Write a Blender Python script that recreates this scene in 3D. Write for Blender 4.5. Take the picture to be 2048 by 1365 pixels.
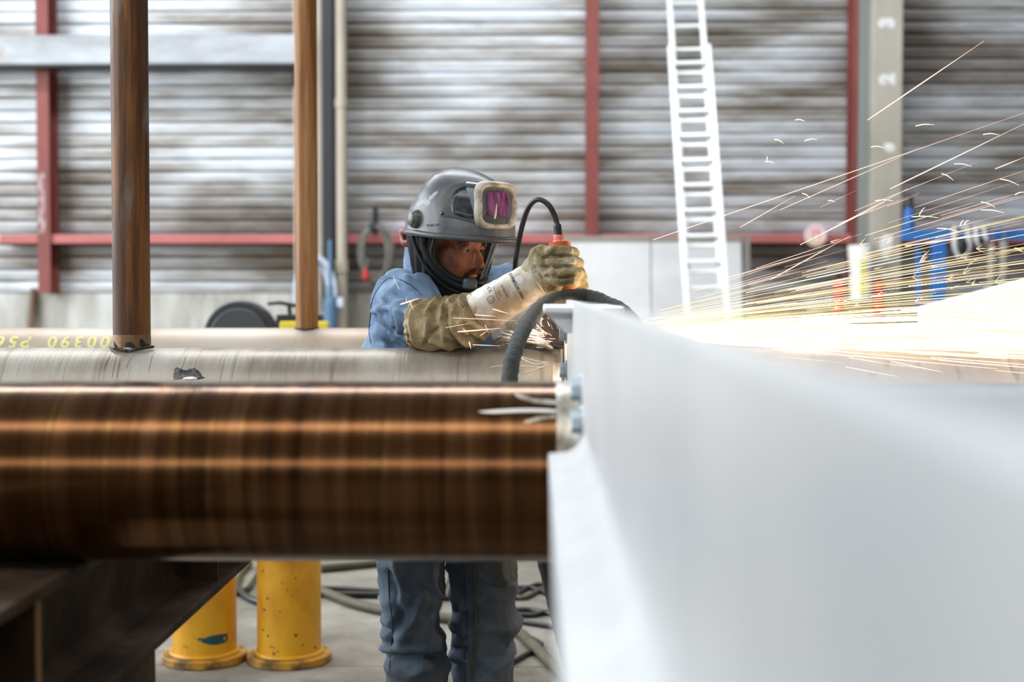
import bpy, bmesh, math, random
from mathutils import Vector as V, Matrix, noise
from mathutils.bvhtree import BVHTree
R = math.radians
random.seed(7)
for o in list(bpy.data.objects): bpy.data.objects.remove(o)
sc = bpy.context.scene
COL = sc.collection

# ---------------------------------------------------------------- camera
FP = 2048*50/36.0                    # focal length in pixels of the 2048 px frame
CAMZ = 1.42
cd = bpy.data.cameras.new('camera'); cam = bpy.data.objects.new('camera', cd); COL.objects.link(cam)
cd.lens = 50; cd.sensor_width = 36; cd.clip_start = 0.02; cd.clip_end = 200
cam.location = (0, 0, CAMZ)
cam.rotation_euler = (R(90-1.923), 0, R(1.128))
cd.dof.use_dof = True; cd.dof.focus_distance = 3.52; cd.dof.aperture_fstop = 2.7
sc.camera = cam
CR = cam.rotation_euler.to_matrix()
def ray(u, v): return (CR @ V(((u-1024)/FP, (682.5-v)/FP, -1))).normalized()
C0 = V((0, 0, CAMZ))
def P(u, v, y):                      # point on the photo's ray at distance y into the hall
    d = ray(u, v); return C0 + d*(y/d.y)
def PF(u, v, z=0.0):                 # point on the floor
    d = ray(u, v); return C0 + d*((z-CAMZ)/d.z)

# ---------------------------------------------------------------- world and light
w = bpy.data.worlds.new('sky'); sc.world = w; w.use_nodes = True
w.node_tree.nodes['Background'].inputs[0].default_value = (0.80, 0.90, 1.0, 1)
w.node_tree.nodes['Background'].inputs[1].default_value = 0.045
LS = .26
def area(name, loc, rot, sx, sy, power, col=(1, 1, 1)):
    l = bpy.data.lights.new(name, 'AREA'); l.shape = 'RECTANGLE'; l.size = sx; l.size_y = sy; l.energy = power*LS; l.color = col
    o = bpy.data.objects.new(name, l); COL.objects.link(o); o.location = loc; o.rotation_euler = rot; return o
area('window_light', (-10.6, 5.0, 4.7), (0, R(-90), 0), 6.4, 15.0, 5000, (0.90, 0.96, 1))
area('skylight_light', (-1.0, -1.6, 8.95), (0, 0, 0), 16, 1.5, 1250, (1, 0.98, 0.95))
area('skylight_light', (-2.0, 9.5, 8.95), (0, 0, 0), 14, 1.8, 2900, (0.95, 0.98, 1))
area('window_light', (-1.0, -13.6, 5.9), (R(90), 0, 0), 16, 2.0, 1150, (1, 0.97, 0.92))
sc.view_settings.view_transform = 'Standard'; sc.view_settings.look = 'None'
sc.view_settings.gamma = 1; sc.view_settings.use_curve_mapping = False
sc.view_settings.exposure = 0.85

# ---------------------------------------------------------------- helpers
ORG = {}
def org(p): return ORG.get(p.name, V((0, 0, 0))) if p else V((0, 0, 0))
def tag(o, label=None, cat=None, group=None, kind=None):
    if label: o['label'] = label
    if cat: o['category'] = cat
    if group: o['group'] = group
    if kind: o['kind'] = kind
    return o
def root(name, loc, label, cat, group=None):
    o = bpy.data.objects.new(name, None); COL.objects.link(o); o.location = loc; o.empty_display_size = .05
    ORG[o.name] = V(loc); return tag(o, label, cat, group)
def link(name, me, m, parent=None):
    o = bpy.data.objects.new(name, me); COL.objects.link(o)
    if m: 
        me.materials.clear(); me.materials.append(m)
    if parent:
        o.parent = parent
    ORG[o.name] = org(parent)
    return o
def copy_tree(o, parent=None):
    c = o.copy(); COL.objects.link(c); c.parent = parent
    for ch in o.children: copy_tree(ch, c)
    return c

class MB:
    def __init__(s): s.v = []; s.f = []
    def add(s, vs, fs):
        n = len(s.v); s.v += [V(p) for p in vs]; s.f += [tuple(i+n for i in f) for f in fs]; return s
    def box(s, a, b):
        x0, y0, z0 = a; x1, y1, z1 = b
        return s.add([(x0,y0,z0),(x1,y0,z0),(x1,y1,z0),(x0,y1,z0),(x0,y0,z1),(x1,y0,z1),(x1,y1,z1),(x0,y1,z1)],
              [(0,3,2,1),(4,5,6,7),(0,1,5,4),(1,2,6,5),(2,3,7,6),(3,0,4,7)])
    def obox(s, M, a, b):
        t = MB().box(a, b); return s.add([M @ p for p in t.v], t.f)
    def prism(s, poly, M, t):       # 2D polygon extruded by t along local z
        n = len(poly)
        return s.add([M @ V((x, y, 0)) for x, y in poly]+[M @ V((x, y, t)) for x, y in poly],
              [tuple(range(n-1, -1, -1)), tuple(range(n, 2*n))]+[(i, (i+1) % n, n+(i+1) % n, n+i) for i in range(n)])
    def sweep(s, pts, rad, n=12, caps=True, closed=False, up=None, flat=1.0):
        pts = [V(p) for p in pts]; m = len(pts); vs = []; nrm = None
        for i in range(m):
            if closed: t = pts[(i+1) % m]-pts[i-1]
            else: t = pts[min(i+1, m-1)]-pts[max(i-1, 0)]
            t = t.normalized() if t.length > 1e-9 else V((0, 0, 1))
            if nrm is None:
                a = up or (V((0, 0, 1)) if abs(t.z) < .9 else V((1, 0, 0)))
                nrm = (a - t*a.dot(t)).normalized()
            else: nrm = (nrm - t*nrm.dot(t)).normalized()
            b = t.cross(nrm)
            for k in range(n):
                th = 2*math.pi*k/n
                r = rad(i, th) if callable(rad) else (rad[i] if isinstance(rad, (list, tuple)) else rad)
                vs.append(pts[i] + nrm*(r*math.cos(th)) + b*(r*flat*math.sin(th)))
        fs = []
        for i in range(m if closed else m-1):
            j = (i+1) % m
            for k in range(n):
                l = (k+1) % n
                fs.append((i*n+k, i*n+l, j*n+l, j*n+k))
        if caps and not closed:
            fs.append(tuple(range(n-1, -1, -1))); fs.append(tuple((m-1)*n+k for k in range(n)))
        return s.add(vs, fs)
    def cyl(s, a, b, r, n=24, r2=None, caps=True): return s.sweep([a, b], [r, r if r2 is None else r2], n, caps)
    def lathe(s, prof, M, n=32):    # prof list of (r, z) in local frame M
        m = len(prof); vs = []
        for r, z in prof:
            for k in range(n):
                th = 2*math.pi*k/n; vs.append(M @ V((r*math.cos(th), r*math.sin(th), z)))
        fs = [(i*n+k, i*n+(k+1) % n, (i+1)*n+(k+1) % n, (i+1)*n+k) for i in range(m-1) for k in range(n)]
        fs += [tuple(range(n-1, -1, -1)), tuple((m-1)*n+k for k in range(n))]
        return s.add(vs, fs)
    def ball(s, c, rad, M=None, n=20, m=12):
        c = V(c); rx, ry, rz = (rad, rad, rad) if isinstance(rad, (int, float)) else rad; vs = []
        for i in range(1, m):
            ph = math.pi*i/m
            for k in range(n):
                th = 2*math.pi*k/n; vs.append(V((rx*math.sin(ph)*math.cos(th), ry*math.sin(ph)*math.sin(th), rz*math.cos(ph))))
        vs += [V((0, 0, rz)), V((0, 0, -rz))]; L = len(vs)
        fs = [(i*n+k, (i+1)*n+k, (i+1)*n+(k+1) % n, i*n+(k+1) % n) for i in range(m-2) for k in range(n)]
        fs += [(L-2, k, (k+1) % n) for k in range(n)] + [(L-1, (m-2)*n+(k+1) % n, (m-2)*n+k) for k in range(n)]
        return s.add([c + (M @ p if M else p) for p in vs], fs)
    def cap(s, pts, rad, n=14):     # chain of round-ended limbs
        pts = [V(p) for p in pts]; rad = rad if isinstance(rad, (list, tuple)) else [rad]*len(pts)
        for p, r in zip(pts, rad): s.ball(p, r, n=n, m=10)
        for i in range(len(pts)-1): s.cyl(pts[i], pts[i+1], rad[i], n, rad[i+1])
        return s
    def mesh(s, name, parent=None):
        me = bpy.data.meshes.new(name); O = org(parent)
        me.from_pydata([tuple(p-O) for p in s.v], [], s.f); me.update(); return me
    def build(s, name, m, parent=None, smooth=False, bevel=0, seg=2, ang=None):
        me = s.mesh(name, parent); o = link(name, me, m, parent)
        bm = bmesh.new(); bm.from_mesh(me); bmesh.ops.recalc_face_normals(bm, faces=bm.faces)
        if smooth:
            for f in bm.faces: f.smooth = True
            if ang is not None or True:
                a = R(ang or 40)
                for e in bm.edges:
                    if len(e.link_faces) == 2 and e.calc_face_angle(0) > a: e.smooth = False
        bm.to_mesh(me); bm.free()
        if bevel:
            md = o.modifiers.new('b', 'BEVEL'); md.width = bevel; md.segments = seg; md.limit_method = 'ANGLE'; md.angle_limit = R(40)
        return o
def blob(mb, name, m, parent, vox=.008, sm=4, disp=None, fac=.5):
    me = mb.mesh('tmp'); t = bpy.data.objects.new('tmp', me); COL.objects.link(t)
    r = t.modifiers.new('r', 'REMESH'); r.mode = 'VOXEL'; r.voxel_size = vox
    if sm: k = t.modifiers.new('s', 'SMOOTH'); k.iterations = sm; k.factor = fac
    dg = bpy.context.evaluated_depsgraph_get(); me2 = bpy.data.meshes.new_from_object(t.evaluated_get(dg))
    bpy.data.objects.remove(t)
    if disp:
        ns = [v.normal.copy() for v in me2.vertices]
        for v, nn in zip(me2.vertices, ns): v.co = disp(v.co.copy(), nn)
    O = org(parent); me2.name = name
    vs = [v.co.copy() for v in me2.vertices]; fs = [tuple(p.vertices) for p in me2.polygons]
    for v in me2.vertices: v.co -= O
    me2.polygons.foreach_set('use_smooth', [True]*len(me2.polygons)); me2.update()
    o = link(name, me2, m, parent)
    return o, BVHTree.FromPolygons(vs, fs)
def bvh(mb): return BVHTree.FromPolygons(mb.v, mb.f)
def hit(tree, u, v, off=0.0):
    d = ray(u, v); loc, n, i, dist = tree.ray_cast(C0, d)
    if loc is None: return None
    if n.dot(d) > 0: n = -n
    return loc + n*off
def crom(pts, k=8, closed=False):
    pts = [V(p) for p in pts]; n = len(pts); out = []
    for i in range(n if closed else n-1):
        if closed: a, b, c, d = pts[i-1], pts[i], pts[(i+1) % n], pts[(i+2) % n]
        else: a, b, c, d = pts[max(i-1, 0)], pts[i], pts[i+1], pts[min(i+2, n-1)]
        for j in range(k):
            t = j/k; out.append(.5*((2*b)+(c-a)*t+(2*a-5*b+4*c-d)*t*t+(3*b-a-3*c+d)*t**3))
    if not closed: out.append(pts[-1])
    return out
def decal(tree, poly, off, name, m, parent, rings=4, sub=6, jag=0, smooth=True):
    pp = crom([V((x, y, 0)) for x, y in poly], sub, True)
    c = sum(pp, V((0, 0, 0)))/len(pp); n = len(pp); vs = []; ok = True; rn = random.Random(len(poly)*13+int(poly[0][0]))
    if jag: pp = [p + (p-c).normalized()*rn.uniform(-jag, jag) for p in pp]
    mb = MB()
    for r in range(rings):
        k = 1-r/rings
        for p in pp:
            q = c+(p-c)*k; h = hit(tree, q.x, q.y, off if r else off*.2)
            vs.append(h if h else vs[-1])
    vs.append(hit(tree, c.x, c.y, off) or vs[-1])
    fs = [(i*n+k, i*n+(k+1) % n, (i+1)*n+(k+1) % n, (i+1)*n+k) for i in range(rings-1) for k in range(n)]
    fs += [((rings-1)*n+k, (rings-1)*n+(k+1) % n, len(vs)-1) for k in range(n)]
    mb.add(vs, fs)
    return mb.build(name, m, parent, smooth)
def surfline(tree, px, rad, off, name, m, parent, k=6, n=6):
    pts = [hit(tree, p.x, p.y, off) for p in crom([V((x, y, 0)) for x, y in px], k)]
    pts = [p for p in pts if p]
    if len(pts) < 3: return None
    r = [rad*(.35 if i in (0, len(pts)-1) else 1) for i in range(len(pts))]
    return MB().sweep(pts, r, n).build(name, m, parent, True)
def textverts(s, size=1.0, bold=0.0):
    c = bpy.data.curves.new('t', 'FONT'); c.body = s; c.size = size; c.align_x = 'CENTER'; c.align_y = 'CENTER'; c.offset = bold; c.resolution_u = 3
    t = bpy.data.objects.new('t', c); COL.objects.link(t); dg = bpy.context.evaluated_depsgraph_get()
    me = bpy.data.meshes.new_from_object(t.evaluated_get(dg)); bpy.data.objects.remove(t)
    vs = [v.co.copy() for v in me.vertices]; fs = [tuple(p.vertices) for p in me.polygons]; return vs, fs

# ---------------------------------------------------------------- materials
def mat(name, cols, rough=.5, metal=0.0, scale=(1, 1, 1), det=5, lo=.3, hi=.7, bump=0, bscale=None, emis=0, coat=0, rvar=0, second=None, dist=0, spec=.5):
    m = bpy.data.materials.new(name); m.use_nodes = True; nt = m.node_tree; N = nt.nodes; L = nt.links
    b = N['Principled BSDF']; b.inputs['Roughness'].default_value = rough; b.inputs['Metallic'].default_value = metal
    b.inputs['Specular IOR Level'].default_value = spec
    if coat: b.inputs['Coat Weight'].default_value = coat; b.inputs['Coat Roughness'].default_value = .12
    if len(cols) == 1 and not bump:
        b.inputs['Base Color'].default_value = (*cols[0], 1)
    else:
        tc = N.new('ShaderNodeTexCoord'); mp = N.new('ShaderNodeMapping'); mp.inputs['Scale'].default_value = scale
        L.new(tc.outputs['Object'], mp.inputs[0])
        nz = N.new('ShaderNodeTexNoise'); nz.inputs['Scale'].default_value = 1; nz.inputs['Detail'].default_value = det
        nz.inputs['Roughness'].default_value = .62; nz.inputs['Distortion'].default_value = dist
        L.new(mp.outputs[0], nz.inputs['Vector'])
        rp = N.new('ShaderNodeValToRGB'); el = rp.color_ramp.elements
        while len(el) < len(cols): el.new(.5)
        for i, c in enumerate(cols):
            el[i].position = lo+(hi-lo)*i/max(1, len(cols)-1); el[i].color = (*c, 1)
        L.new(nz.outputs['Fac'], rp.inputs[0]); colout = rp.outputs[0]
        if second:       # (colour, scale vector, lo, hi, amount)
            sc2, ss, l2, h2, amt = second
            mp2 = N.new('ShaderNodeMapping'); mp2.inputs['Scale'].default_value = ss; mp2.inputs['Location'].default_value = (3.1, 1.7, 5.3); L.new(tc.outputs['Object'], mp2.inputs[0])
            n2 = N.new('ShaderNodeTexNoise'); n2.inputs['Scale'].default_value = 1; n2.inputs['Detail'].default_value = 6; L.new(mp2.outputs[0], n2.inputs['Vector'])
            mr = N.new('ShaderNodeMapRange'); mr.inputs[1].default_value = l2; mr.inputs[2].default_value = h2; mr.inputs[4].default_value = amt; L.new(n2.outputs['Fac'], mr.inputs[0])
            mx = N.new('ShaderNodeMix'); mx.data_type = 'RGBA'; L.new(mr.outputs[0], mx.inputs['Factor']); L.new(colout, mx.inputs['A']); mx.inputs['B'].default_value = (*sc2, 1)
            colout = mx.outputs['Result']
        L.new(colout, b.inputs['Base Color'])
        if rvar:
            mr = N.new('ShaderNodeMapRange'); mr.inputs[3].default_value = rough-rvar; mr.inputs[4].default_value = rough+rvar
            mr.inputs[1].default_value = lo; mr.inputs[2].default_value = hi; L.new(nz.outputs['Fac'], mr.inputs[0]); L.new(mr.outputs[0], b.inputs['Roughness'])
        if bump:
            src = nz
            if bscale:
                mp3 = N.new('ShaderNodeMapping'); mp3.inputs['Scale'].default_value = bscale; L.new(tc.outputs['Object'], mp3.inputs[0])
                src = N.new('ShaderNodeTexNoise'); src.inputs['Scale'].default_value = 1; src.inputs['Detail'].default_value = 4; L.new(mp3.outputs[0], src.inputs['Vector'])
            bp = N.new('ShaderNodeBump'); bp.inputs['Strength'].default_value = bump; bp.inputs['Distance'].default_value = .01
            L.new(src.outputs['Fac'], bp.inputs['Height']); L.new(bp.outputs[0], b.inputs['Normal'])
    if emis:
        b.inputs['Emission Color'].default_value = (*cols[0], 1); b.inputs['Emission Strength'].default_value = emis
    return m
M = {}
M['sheet'] = mat('galvanised_sheet', [(.22,.19,.155),(.47,.47,.47),(.66,.70,.75)], .42, .3, (.5,.5,3.6), 7, .36, .60, second=((.12,.095,.07),(.42,.42,.9),.49,.68,.92))
M['concrete'] = mat('concrete_wall', [(.20,.19,.15),(.42,.41,.37),(.60,.60,.58)], .9, 0, (2.2,2,.5), 6, .35, .65, .3, (30,30,30))
M['floor'] = mat('concrete_floor', [(.085,.073,.055),(.19,.175,.145),(.29,.275,.24)], .8, 0, (1.6,1.6,1.6), 8, .32, .66, .35, (25,25,25), second=((.13,.12,.105),(5,5,5),.58,.7,.6))
M['red'] = mat('red_oxide_paint', [(.16,.035,.03),(.27,.065,.055)], .55, 0, (3,3,1.2), 5)
M['red_girt'] = mat('faded_red_paint', [(.38,.10,.095),(.50,.16,.15)], .55, 0, (1,1,3), 5)
M['frost'] = mat('worn_pale_paint', [(.50,.42,.42),(.23,.07,.07)], .7, 0, (30,30,14), 5, .4, .6)
M['palebeam'] = mat('weathered_pale_steel', [(.22,.215,.22),(.34,.355,.38),(.44,.47,.51)], .5, .1, (.9,.9,3.5), 6, .3, .65, second=((.32,.22,.12),(2.6,2.6,2.6),.66,.72,.8))
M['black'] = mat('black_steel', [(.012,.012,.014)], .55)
M['darkcol'] = mat('dark_blue_black_paint', [(.012,.013,.018),(.022,.024,.032)], .5, 0, (3,3,1))
M['beigepipe'] = mat('beige_drain', [(.36,.31,.25),(.46,.41,.33)], .6, 0, (3,3,1.5))
M['greycol'] = mat('grey_column_concrete', [(.30,.27,.22),(.42,.39,.33),(.48,.45,.39)], .85, 0, (2,2,.8), 6)
M['greysteel'] = mat('grey_painted_steel', [(.19,.21,.20),(.25,.27,.26)], .5, .1, (2,2,.5))
M['whitepaint'] = mat('white_paint', [(.78,.78,.77)], .7)
M['alu'] = mat('aluminium', [(.74,.76,.77)], .4, .3)
M['panel'] = mat('plaster_board', [(.60,.60,.61),(.70,.70,.71)], .85, 0, (2,2,2), 5)
M['galv'] = mat('galvanised_steel', [(.66,.69,.72),(.77,.79,.81)], .40, .75, (9,9,9), 4, .35, .65)
M['galvbolt'] = mat('zinc_bolt', [(.50,.58,.64)], .35, .7)
M['pipe_brown'] = mat('brown_varnished_steel', [(.055,.022,.007),(.11,.047,.016),(.18,.085,.036)], .20, .85, (32,1.2,1.2), 6, .3, .7, .05, (70,2,2), rvar=.04, second=((.20,.13,.035),(55,.8,.8),.6,.76,.45))
M['pipe_grey'] = mat('bare_mill_steel', [(.22,.19,.15),(.345,.315,.265),(.44,.42,.385)], .42, .35, (5,2,2), 7, .3, .66, .12, (120,3,3), second=((.16,.13,.10),(70,4,4),.56,.74,.75), rvar=.08)
M['pipe_tan'] = mat('tan_mill_steel', [(.33,.255,.19),(.45,.375,.305),(.51,.455,.395)], .5, .25, (2,2,2), 6, .3, .66, .08, (80,3,3))
M['pipe_rust'] = mat('brown_mill_steel', [(.18,.105,.06),(.33,.21,.135),(.42,.33,.25)], .45, .3, (7,3,3), 7, .3, .7, .12, (120,3,3), second=((.07,.05,.035),(26,12,12),.6,.68,.8))
M['pipe_scale'] = mat('mottled_mill_scale', [(.012,.014,.017),(.10,.11,.12),(.34,.37,.40)], .45, .2, (5,5,5), 5, .38, .62)
M['bare'] = mat('ground_bare_steel', [(.22,.17,.10),(.45,.42,.36),(.66,.66,.65)], .35, .6, (25,14,14), 6, .34, .62)
M['scratch'] = mat('bright_grind_mark', [(.78,.77,.74)], .4, .4)
M['post'] = mat('rusty_tube', [(.022,.010,.005),(.085,.033,.010),(.26,.10,.022)], .62, .2, (34,34,1.5), 7, .34, .66, .2, (50,50,4), second=((.23,.20,.16),(16,16,3.5),.6,.7,.6))
M['post_far'] = mat('orange_rusty_tube', [(.10,.038,.008),(.26,.11,.025),(.42,.25,.13)], .6, .15, (26,26,1.2), 7, .34, .66, .2, (50,50,4))
M['heat'] = mat('heat_tinted_steel', [(.10,.045,.015),(.22,.13,.06),(.15,.10,.06)], .45, .4, (18,18,18), 5)
M['burn'] = mat('burnt_weld', [(.012,.01,.009),(.05,.035,.022)], .6, .3, (60,60,60), 4)
M['slag'] = mat('weld_metal', [(.20,.22,.24),(.5,.52,.55)], .3, .8, (80,80,80), 4)
M['patch'] = mat('black_burnt_paint', [(.012,.016,.024),(.035,.042,.055),(.22,.17,.10)], .35, .2, (40,40,40), 5, .35, .66)
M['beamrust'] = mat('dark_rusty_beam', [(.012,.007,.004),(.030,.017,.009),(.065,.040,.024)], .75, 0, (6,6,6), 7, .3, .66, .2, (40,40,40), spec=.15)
M['orangedge'] = mat('rust_edge', [(.20,.10,.035)], .7)
M['yellow'] = mat('yellow_paint', [(.30,.125,.008),(.54,.25,.008),(.64,.33,.012)], .42, 0, (5,5,3), 6, .28, .55, .05, (30,30,30), second=((.07,.055,.03),(17,17,17),.665,.69,.95))
M['yellowdirty'] = mat('dirty_yellow_paint', [(.10,.055,.015),(.46,.23,.02)], .55, 0, (12,12,12), 6, .38, .6)
M['teal'] = mat('teal_marker_paint', [(.004,.05,.085),(.006,.085,.075)], .6, 0, (14,14,14))
M['hose'] = mat('black_rubber_fabric', [(.018,.022,.020),(.035,.040,.036)], .7, 0, (12,12,12), 5, bump=.3, bscale=(160,160,160))
M['cable'] = mat('black_cable', [(.013,.014,.015)], .38)
M['olive'] = mat('olive_hose', [(.05,.044,.026),(.10,.088,.055)], .6, 0, (6,6,6))
M['coil'] = mat('grey_brown_cable', [(.12,.115,.10),(.20,.19,.165)], .6, 0, (8,8,8))
M['blueh'] = mat('pale_blue_hose', [(.50,.58,.68)], .5)
M['bluebottle'] = mat('faded_blue_paint', [(.05,.11,.19),(.085,.165,.26)], .45, 0, (3,3,3))
M['blue'] = mat('blue_paint', [(.015,.12,.42),(.03,.19,.55)], .5, 0, (4,4,4))
M['plastic'] = mat('black_plastic', [(.025,.028,.033)], .4)
M['plastic2'] = mat('dark_grey_plastic', [(.05,.056,.064)], .45)
M['sawyellow'] = mat('bright_yellow_paint', [(.78,.62,.04)], .5)
M['redplastic'] = mat('red_plastic', [(.55,.03,.025)], .45)
M['pinkred'] = mat('sign_red_print', [(.80,.22,.22)], .6)
M['signwhite'] = mat('sign_white', [(.90,.82,.84)], .5)
M['signyellow'] = mat('sign_yellow_print', [(.85,.68,.30)], .6)
M['whitesheet'] = mat('white_sheet', [(.93,.92,.90)], .7)
M['yellowprint'] = mat('yellow_green_stripe', [(.66,.64,.16)], .6)
M['chalk'] = mat('yellow_chalk', [(.78,.74,.30)], .9)
M['strap'] = mat('pale_strap', [(.55,.55,.54)], .7)
M['greytube'] = mat('grey_plastic_tube', [(.26,.235,.205)], .6)
M['rustbar'] = mat('rust_bar', [(.16,.10,.055)], .8)
M['roof'] = mat('roof_sheet', [(.22,.22,.22)], .7)
# clothes and gear
M['jacket'] = mat('blue_work_cloth', [(.10,.155,.26),(.155,.235,.36),(.24,.33,.46)], .85, 0, (9,9,9), 7, .3, .7, .25, (260,260,260), spec=.2)
M['seam'] = mat('dark_blue_thread', [(.03,.045,.085)], .9)
M['piping'] = mat('pale_piping', [(.42,.50,.60)], .8)
M['trousers'] = mat('grey_blue_work_cloth', [(.035,.05,.072),(.078,.105,.145),(.16,.20,.25)], .88, 0, (6,6,6), 7, .3, .68, .25, (200,200,200), spec=.2, second=((.10,.085,.065),(4,4,3),.52,.7,.7))
M['boot'] = mat('black_boot_leather', [(.03,.027,.025)], .6)
M['leather'] = mat('tan_suede_leather', [(.15,.105,.05),(.32,.25,.14),(.47,.40,.27)], .9, 0, (16,16,16), 7, .3, .68, .35, (300,300,300), spec=.2, second=((.035,.025,.015),(70,70,70),.67,.71,.9))
M['leatherl'] = mat('pale_worn_leather', [(.30,.24,.16),(.52,.46,.37),(.66,.62,.55)], .9, 0, (14,14,14), 7, .3, .6, .3, (300,300,300), spec=.2)
M['leatherh'] = mat('dirty_suede_glove', [(.12,.095,.05),(.27,.225,.13),(.46,.42,.32)], .88, 0, (20,20,20), 7, .32, .68, .3, (280,280,280), spec=.2)
M['cuff'] = mat('pale_printed_cuff', [(.42,.34,.24),(.64,.61,.56),(.74,.73,.70)], .85, 0, (15,15,15), 7, .3, .58, .2, (200,200,200), spec=.2, second=((.30,.20,.10),(11,11,11),.46,.64,.85))
M['ink'] = mat('dark_ink', [(.05,.055,.065)], .8)
M['skin'] = mat('skin', [(.46,.26,.19),(.58,.35,.27)], .55, 0, (25,25,25))
M['beard'] = mat('dark_stubble', [(.06,.035,.025),(.14,.08,.055)], .9, 0, (90,90,90), bump=.4, bscale=(300,300,300))
M['eyewhite'] = mat('eye', [(.65,.60,.57)], .25)
M['iris'] = mat('dark_iris', [(.03,.018,.012)], .2)
M['shell'] = mat('grey_black_helmet_shell', [(.070,.076,.085),(.11,.12,.135),(.17,.17,.165)], .36, 0, (9,9,9), 7, .3, .7, .05, (60,60,60), rvar=.07)
M['bezel'] = mat('satin_grey_bezel', [(.075,.078,.084)], .42)
M['sidewin'] = mat('glossy_dark_window', [(.012,.016,.024),(.05,.065,.085)], .22, 0, (60,60,60), 7, .42, .7)
M['frame'] = mat('worn_pale_frame', [(.30,.24,.16),(.50,.455,.39),(.62,.585,.54)], .5, .1, (28,28,28), 7, .34, .6, second=((.20,.15,.09),(40,40,40),.56,.68,.8))
M['lensouter'] = mat('lens_cover', [(.10,.105,.12),(.20,.21,.23)], .12, 0, (10,40,10), coat=.5)
M['filter'] = mat('purple_filter', [(.11,.025,.10),(.25,.075,.22),(.36,.16,.32)], .15, .2, (70,70,20), 6, .35, .7, coat=.4)
M['hood'] = mat('black_hood_cloth', [(.005,.0055,.0065),(.010,.011,.013)], .8, 0, (9,9,9), 5, bump=.2, bscale=(120,120,120), spec=.3)
M['sealframe'] = mat('black_rubber_seal', [(.012,.013,.015)], .55, spec=.3)
M['knob'] = mat('dark_knob', [(.085,.09,.09)], .35)
M['chinknob'] = mat('blue_grey_button', [(.07,.095,.115)], .3)
M['sticker'] = mat('pale_sticker_residue', [(.36,.40,.45)], .6)
M['redstrap'] = mat('dark_red_headgear', [(.24,.025,.025)], .4)
M['orange'] = mat('orange_tool_plastic', [(.52,.10,.02),(.66,.15,.04)], .42, 0, (20,20,20))
M['salmon'] = mat('salmon_tool_cap', [(.70,.22,.16)], .45)
M['toolgrey'] = mat('tool_alloy', [(.16,.16,.16)], .4, .6)
M['disc'] = mat('grinding_disc', [(.05,.04,.035)], .8)
# visor glass: tinted, see-through
g = bpy.data.materials.new('amber_visor'); g.use_nodes = True; nt = g.node_tree; nt.nodes.clear()
out = nt.nodes.new('ShaderNodeOutputMaterial'); tr = nt.nodes.new('ShaderNodeBsdfTransparent'); tr.inputs[0].default_value = (.88, .70, .60, 1)
gl = nt.nodes.new('ShaderNodeBsdfGlossy'); gl.inputs['Roughness'].default_value = .06; gl.inputs[0].default_value = (.9, .9, .9, 1)
fr = nt.nodes.new('ShaderNodeFresnel'); fr.inputs[0].default_value = 1.45; mx = nt.nodes.new('ShaderNodeMixShader')
nt.links.new(fr.outputs[0], mx.inputs[0]); nt.links.new(tr.outputs[0], mx.inputs[1]); nt.links.new(gl.outputs[0], mx.inputs[2]); nt.links.new(mx.outputs[0], out.inputs[0])
M['visor'] = g
def glow(name, col, s):
    m = bpy.data.materials.new(name); m.use_nodes = True; nt = m.node_tree; nt.nodes.clear()
    o = nt.nodes.new('ShaderNodeOutputMaterial'); e = nt.nodes.new('ShaderNodeEmission'); e.inputs[0].default_value = (*col, 1); e.inputs[1].default_value = s
    nt.links.new(e.outputs[0], o.inputs[0]); m.cycles.emission_sampling = 'NONE'; return m
M['spark_pink'] = glow('cool_spark', (1, .58, .44), 1.1)
M['spark_gold'] = glow('gold_spark', (1, .72, .34), 1.0)
M['spark_white'] = glow('hot_spark', (1, .86, .58), 1.9)

# ================================================================ STRUCTURE
WY = 16.0                                    # back wall
fl = MB().box((-12, -14, -.12), (11, WY+.4, -.025)).build('floor', M['floor']); tag(fl, kind='structure')
xs = [-12, -7.4, -3.9, -.45, 3.2, 6.8, 11]; ys = [-14, -9, -4.2, .4, 5.36, 8.6, 12.2, WY+.2]
for i in range(len(xs)-1):
    for j in range(len(ys)-1):
        MB().box((xs[i]+.006, ys[j]+.006, -.025), (xs[i+1]-.006, ys[j+1]-.006, 0)).build('floor_slab', M['floor'], fl, bevel=.004, seg=1)
wb = MB().box((-12, WY, 0), (11, WY+.35, 1.42)).build('wall_back', M['concrete'], bevel=.02); tag(wb, kind='structure')
# corrugated cladding, sheet by sheet
PIT = .138
def sheet(x0, x1, z0, n):
    prof = []
    for k in range(n):
        z = z0+k*PIT
        for dz, dy in ((0, .05), (.018, .004), (.060, 0), (.063, .014), (.071, .014), (.074, 0), (.120, .004)): prof.append((z+dz, dy))
    prof.append((z0+n*PIT, .05)); m = len(prof); y = WY+.02
    mb = MB().add([(x0, y+dy, z) for z, dy in prof]+[(x1, y+dy, z) for z, dy in prof], [(i, i+m, i+m+1, i+1) for i in range(m-1)])
    return mb
sx = [-12, -9.0, -5.58, -2.6, -1.35, .56, 2.1, 3.6, 6.0, 8.5, 11]
for i in range(len(sx)-1):
    z = 1.42; r = 0
    while z < 7.9:
        n = 4 if r == 0 else 6
        o = sheet(sx[i], sx[i+1], z, n).build('cladding_sheet', M['sheet'], wb); o.location.y = (r % 2)*.012 + (i % 2)*.006
        z += n*PIT; r += 1
MB().box((-12, WY+.12, 1.42), (11, WY+.3, 9)).build('backing_sheet', M['roof'], wb)
for zz in (2.03, 6.2):
    g_ = MB().box((-6.02, WY-.26, zz-.055), (11, WY+.02, zz+.045)).build('trim_1' if zz < 3 else 'trim_2', M['red_girt'], bevel=.006); tag(g_, kind='structure')
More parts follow.
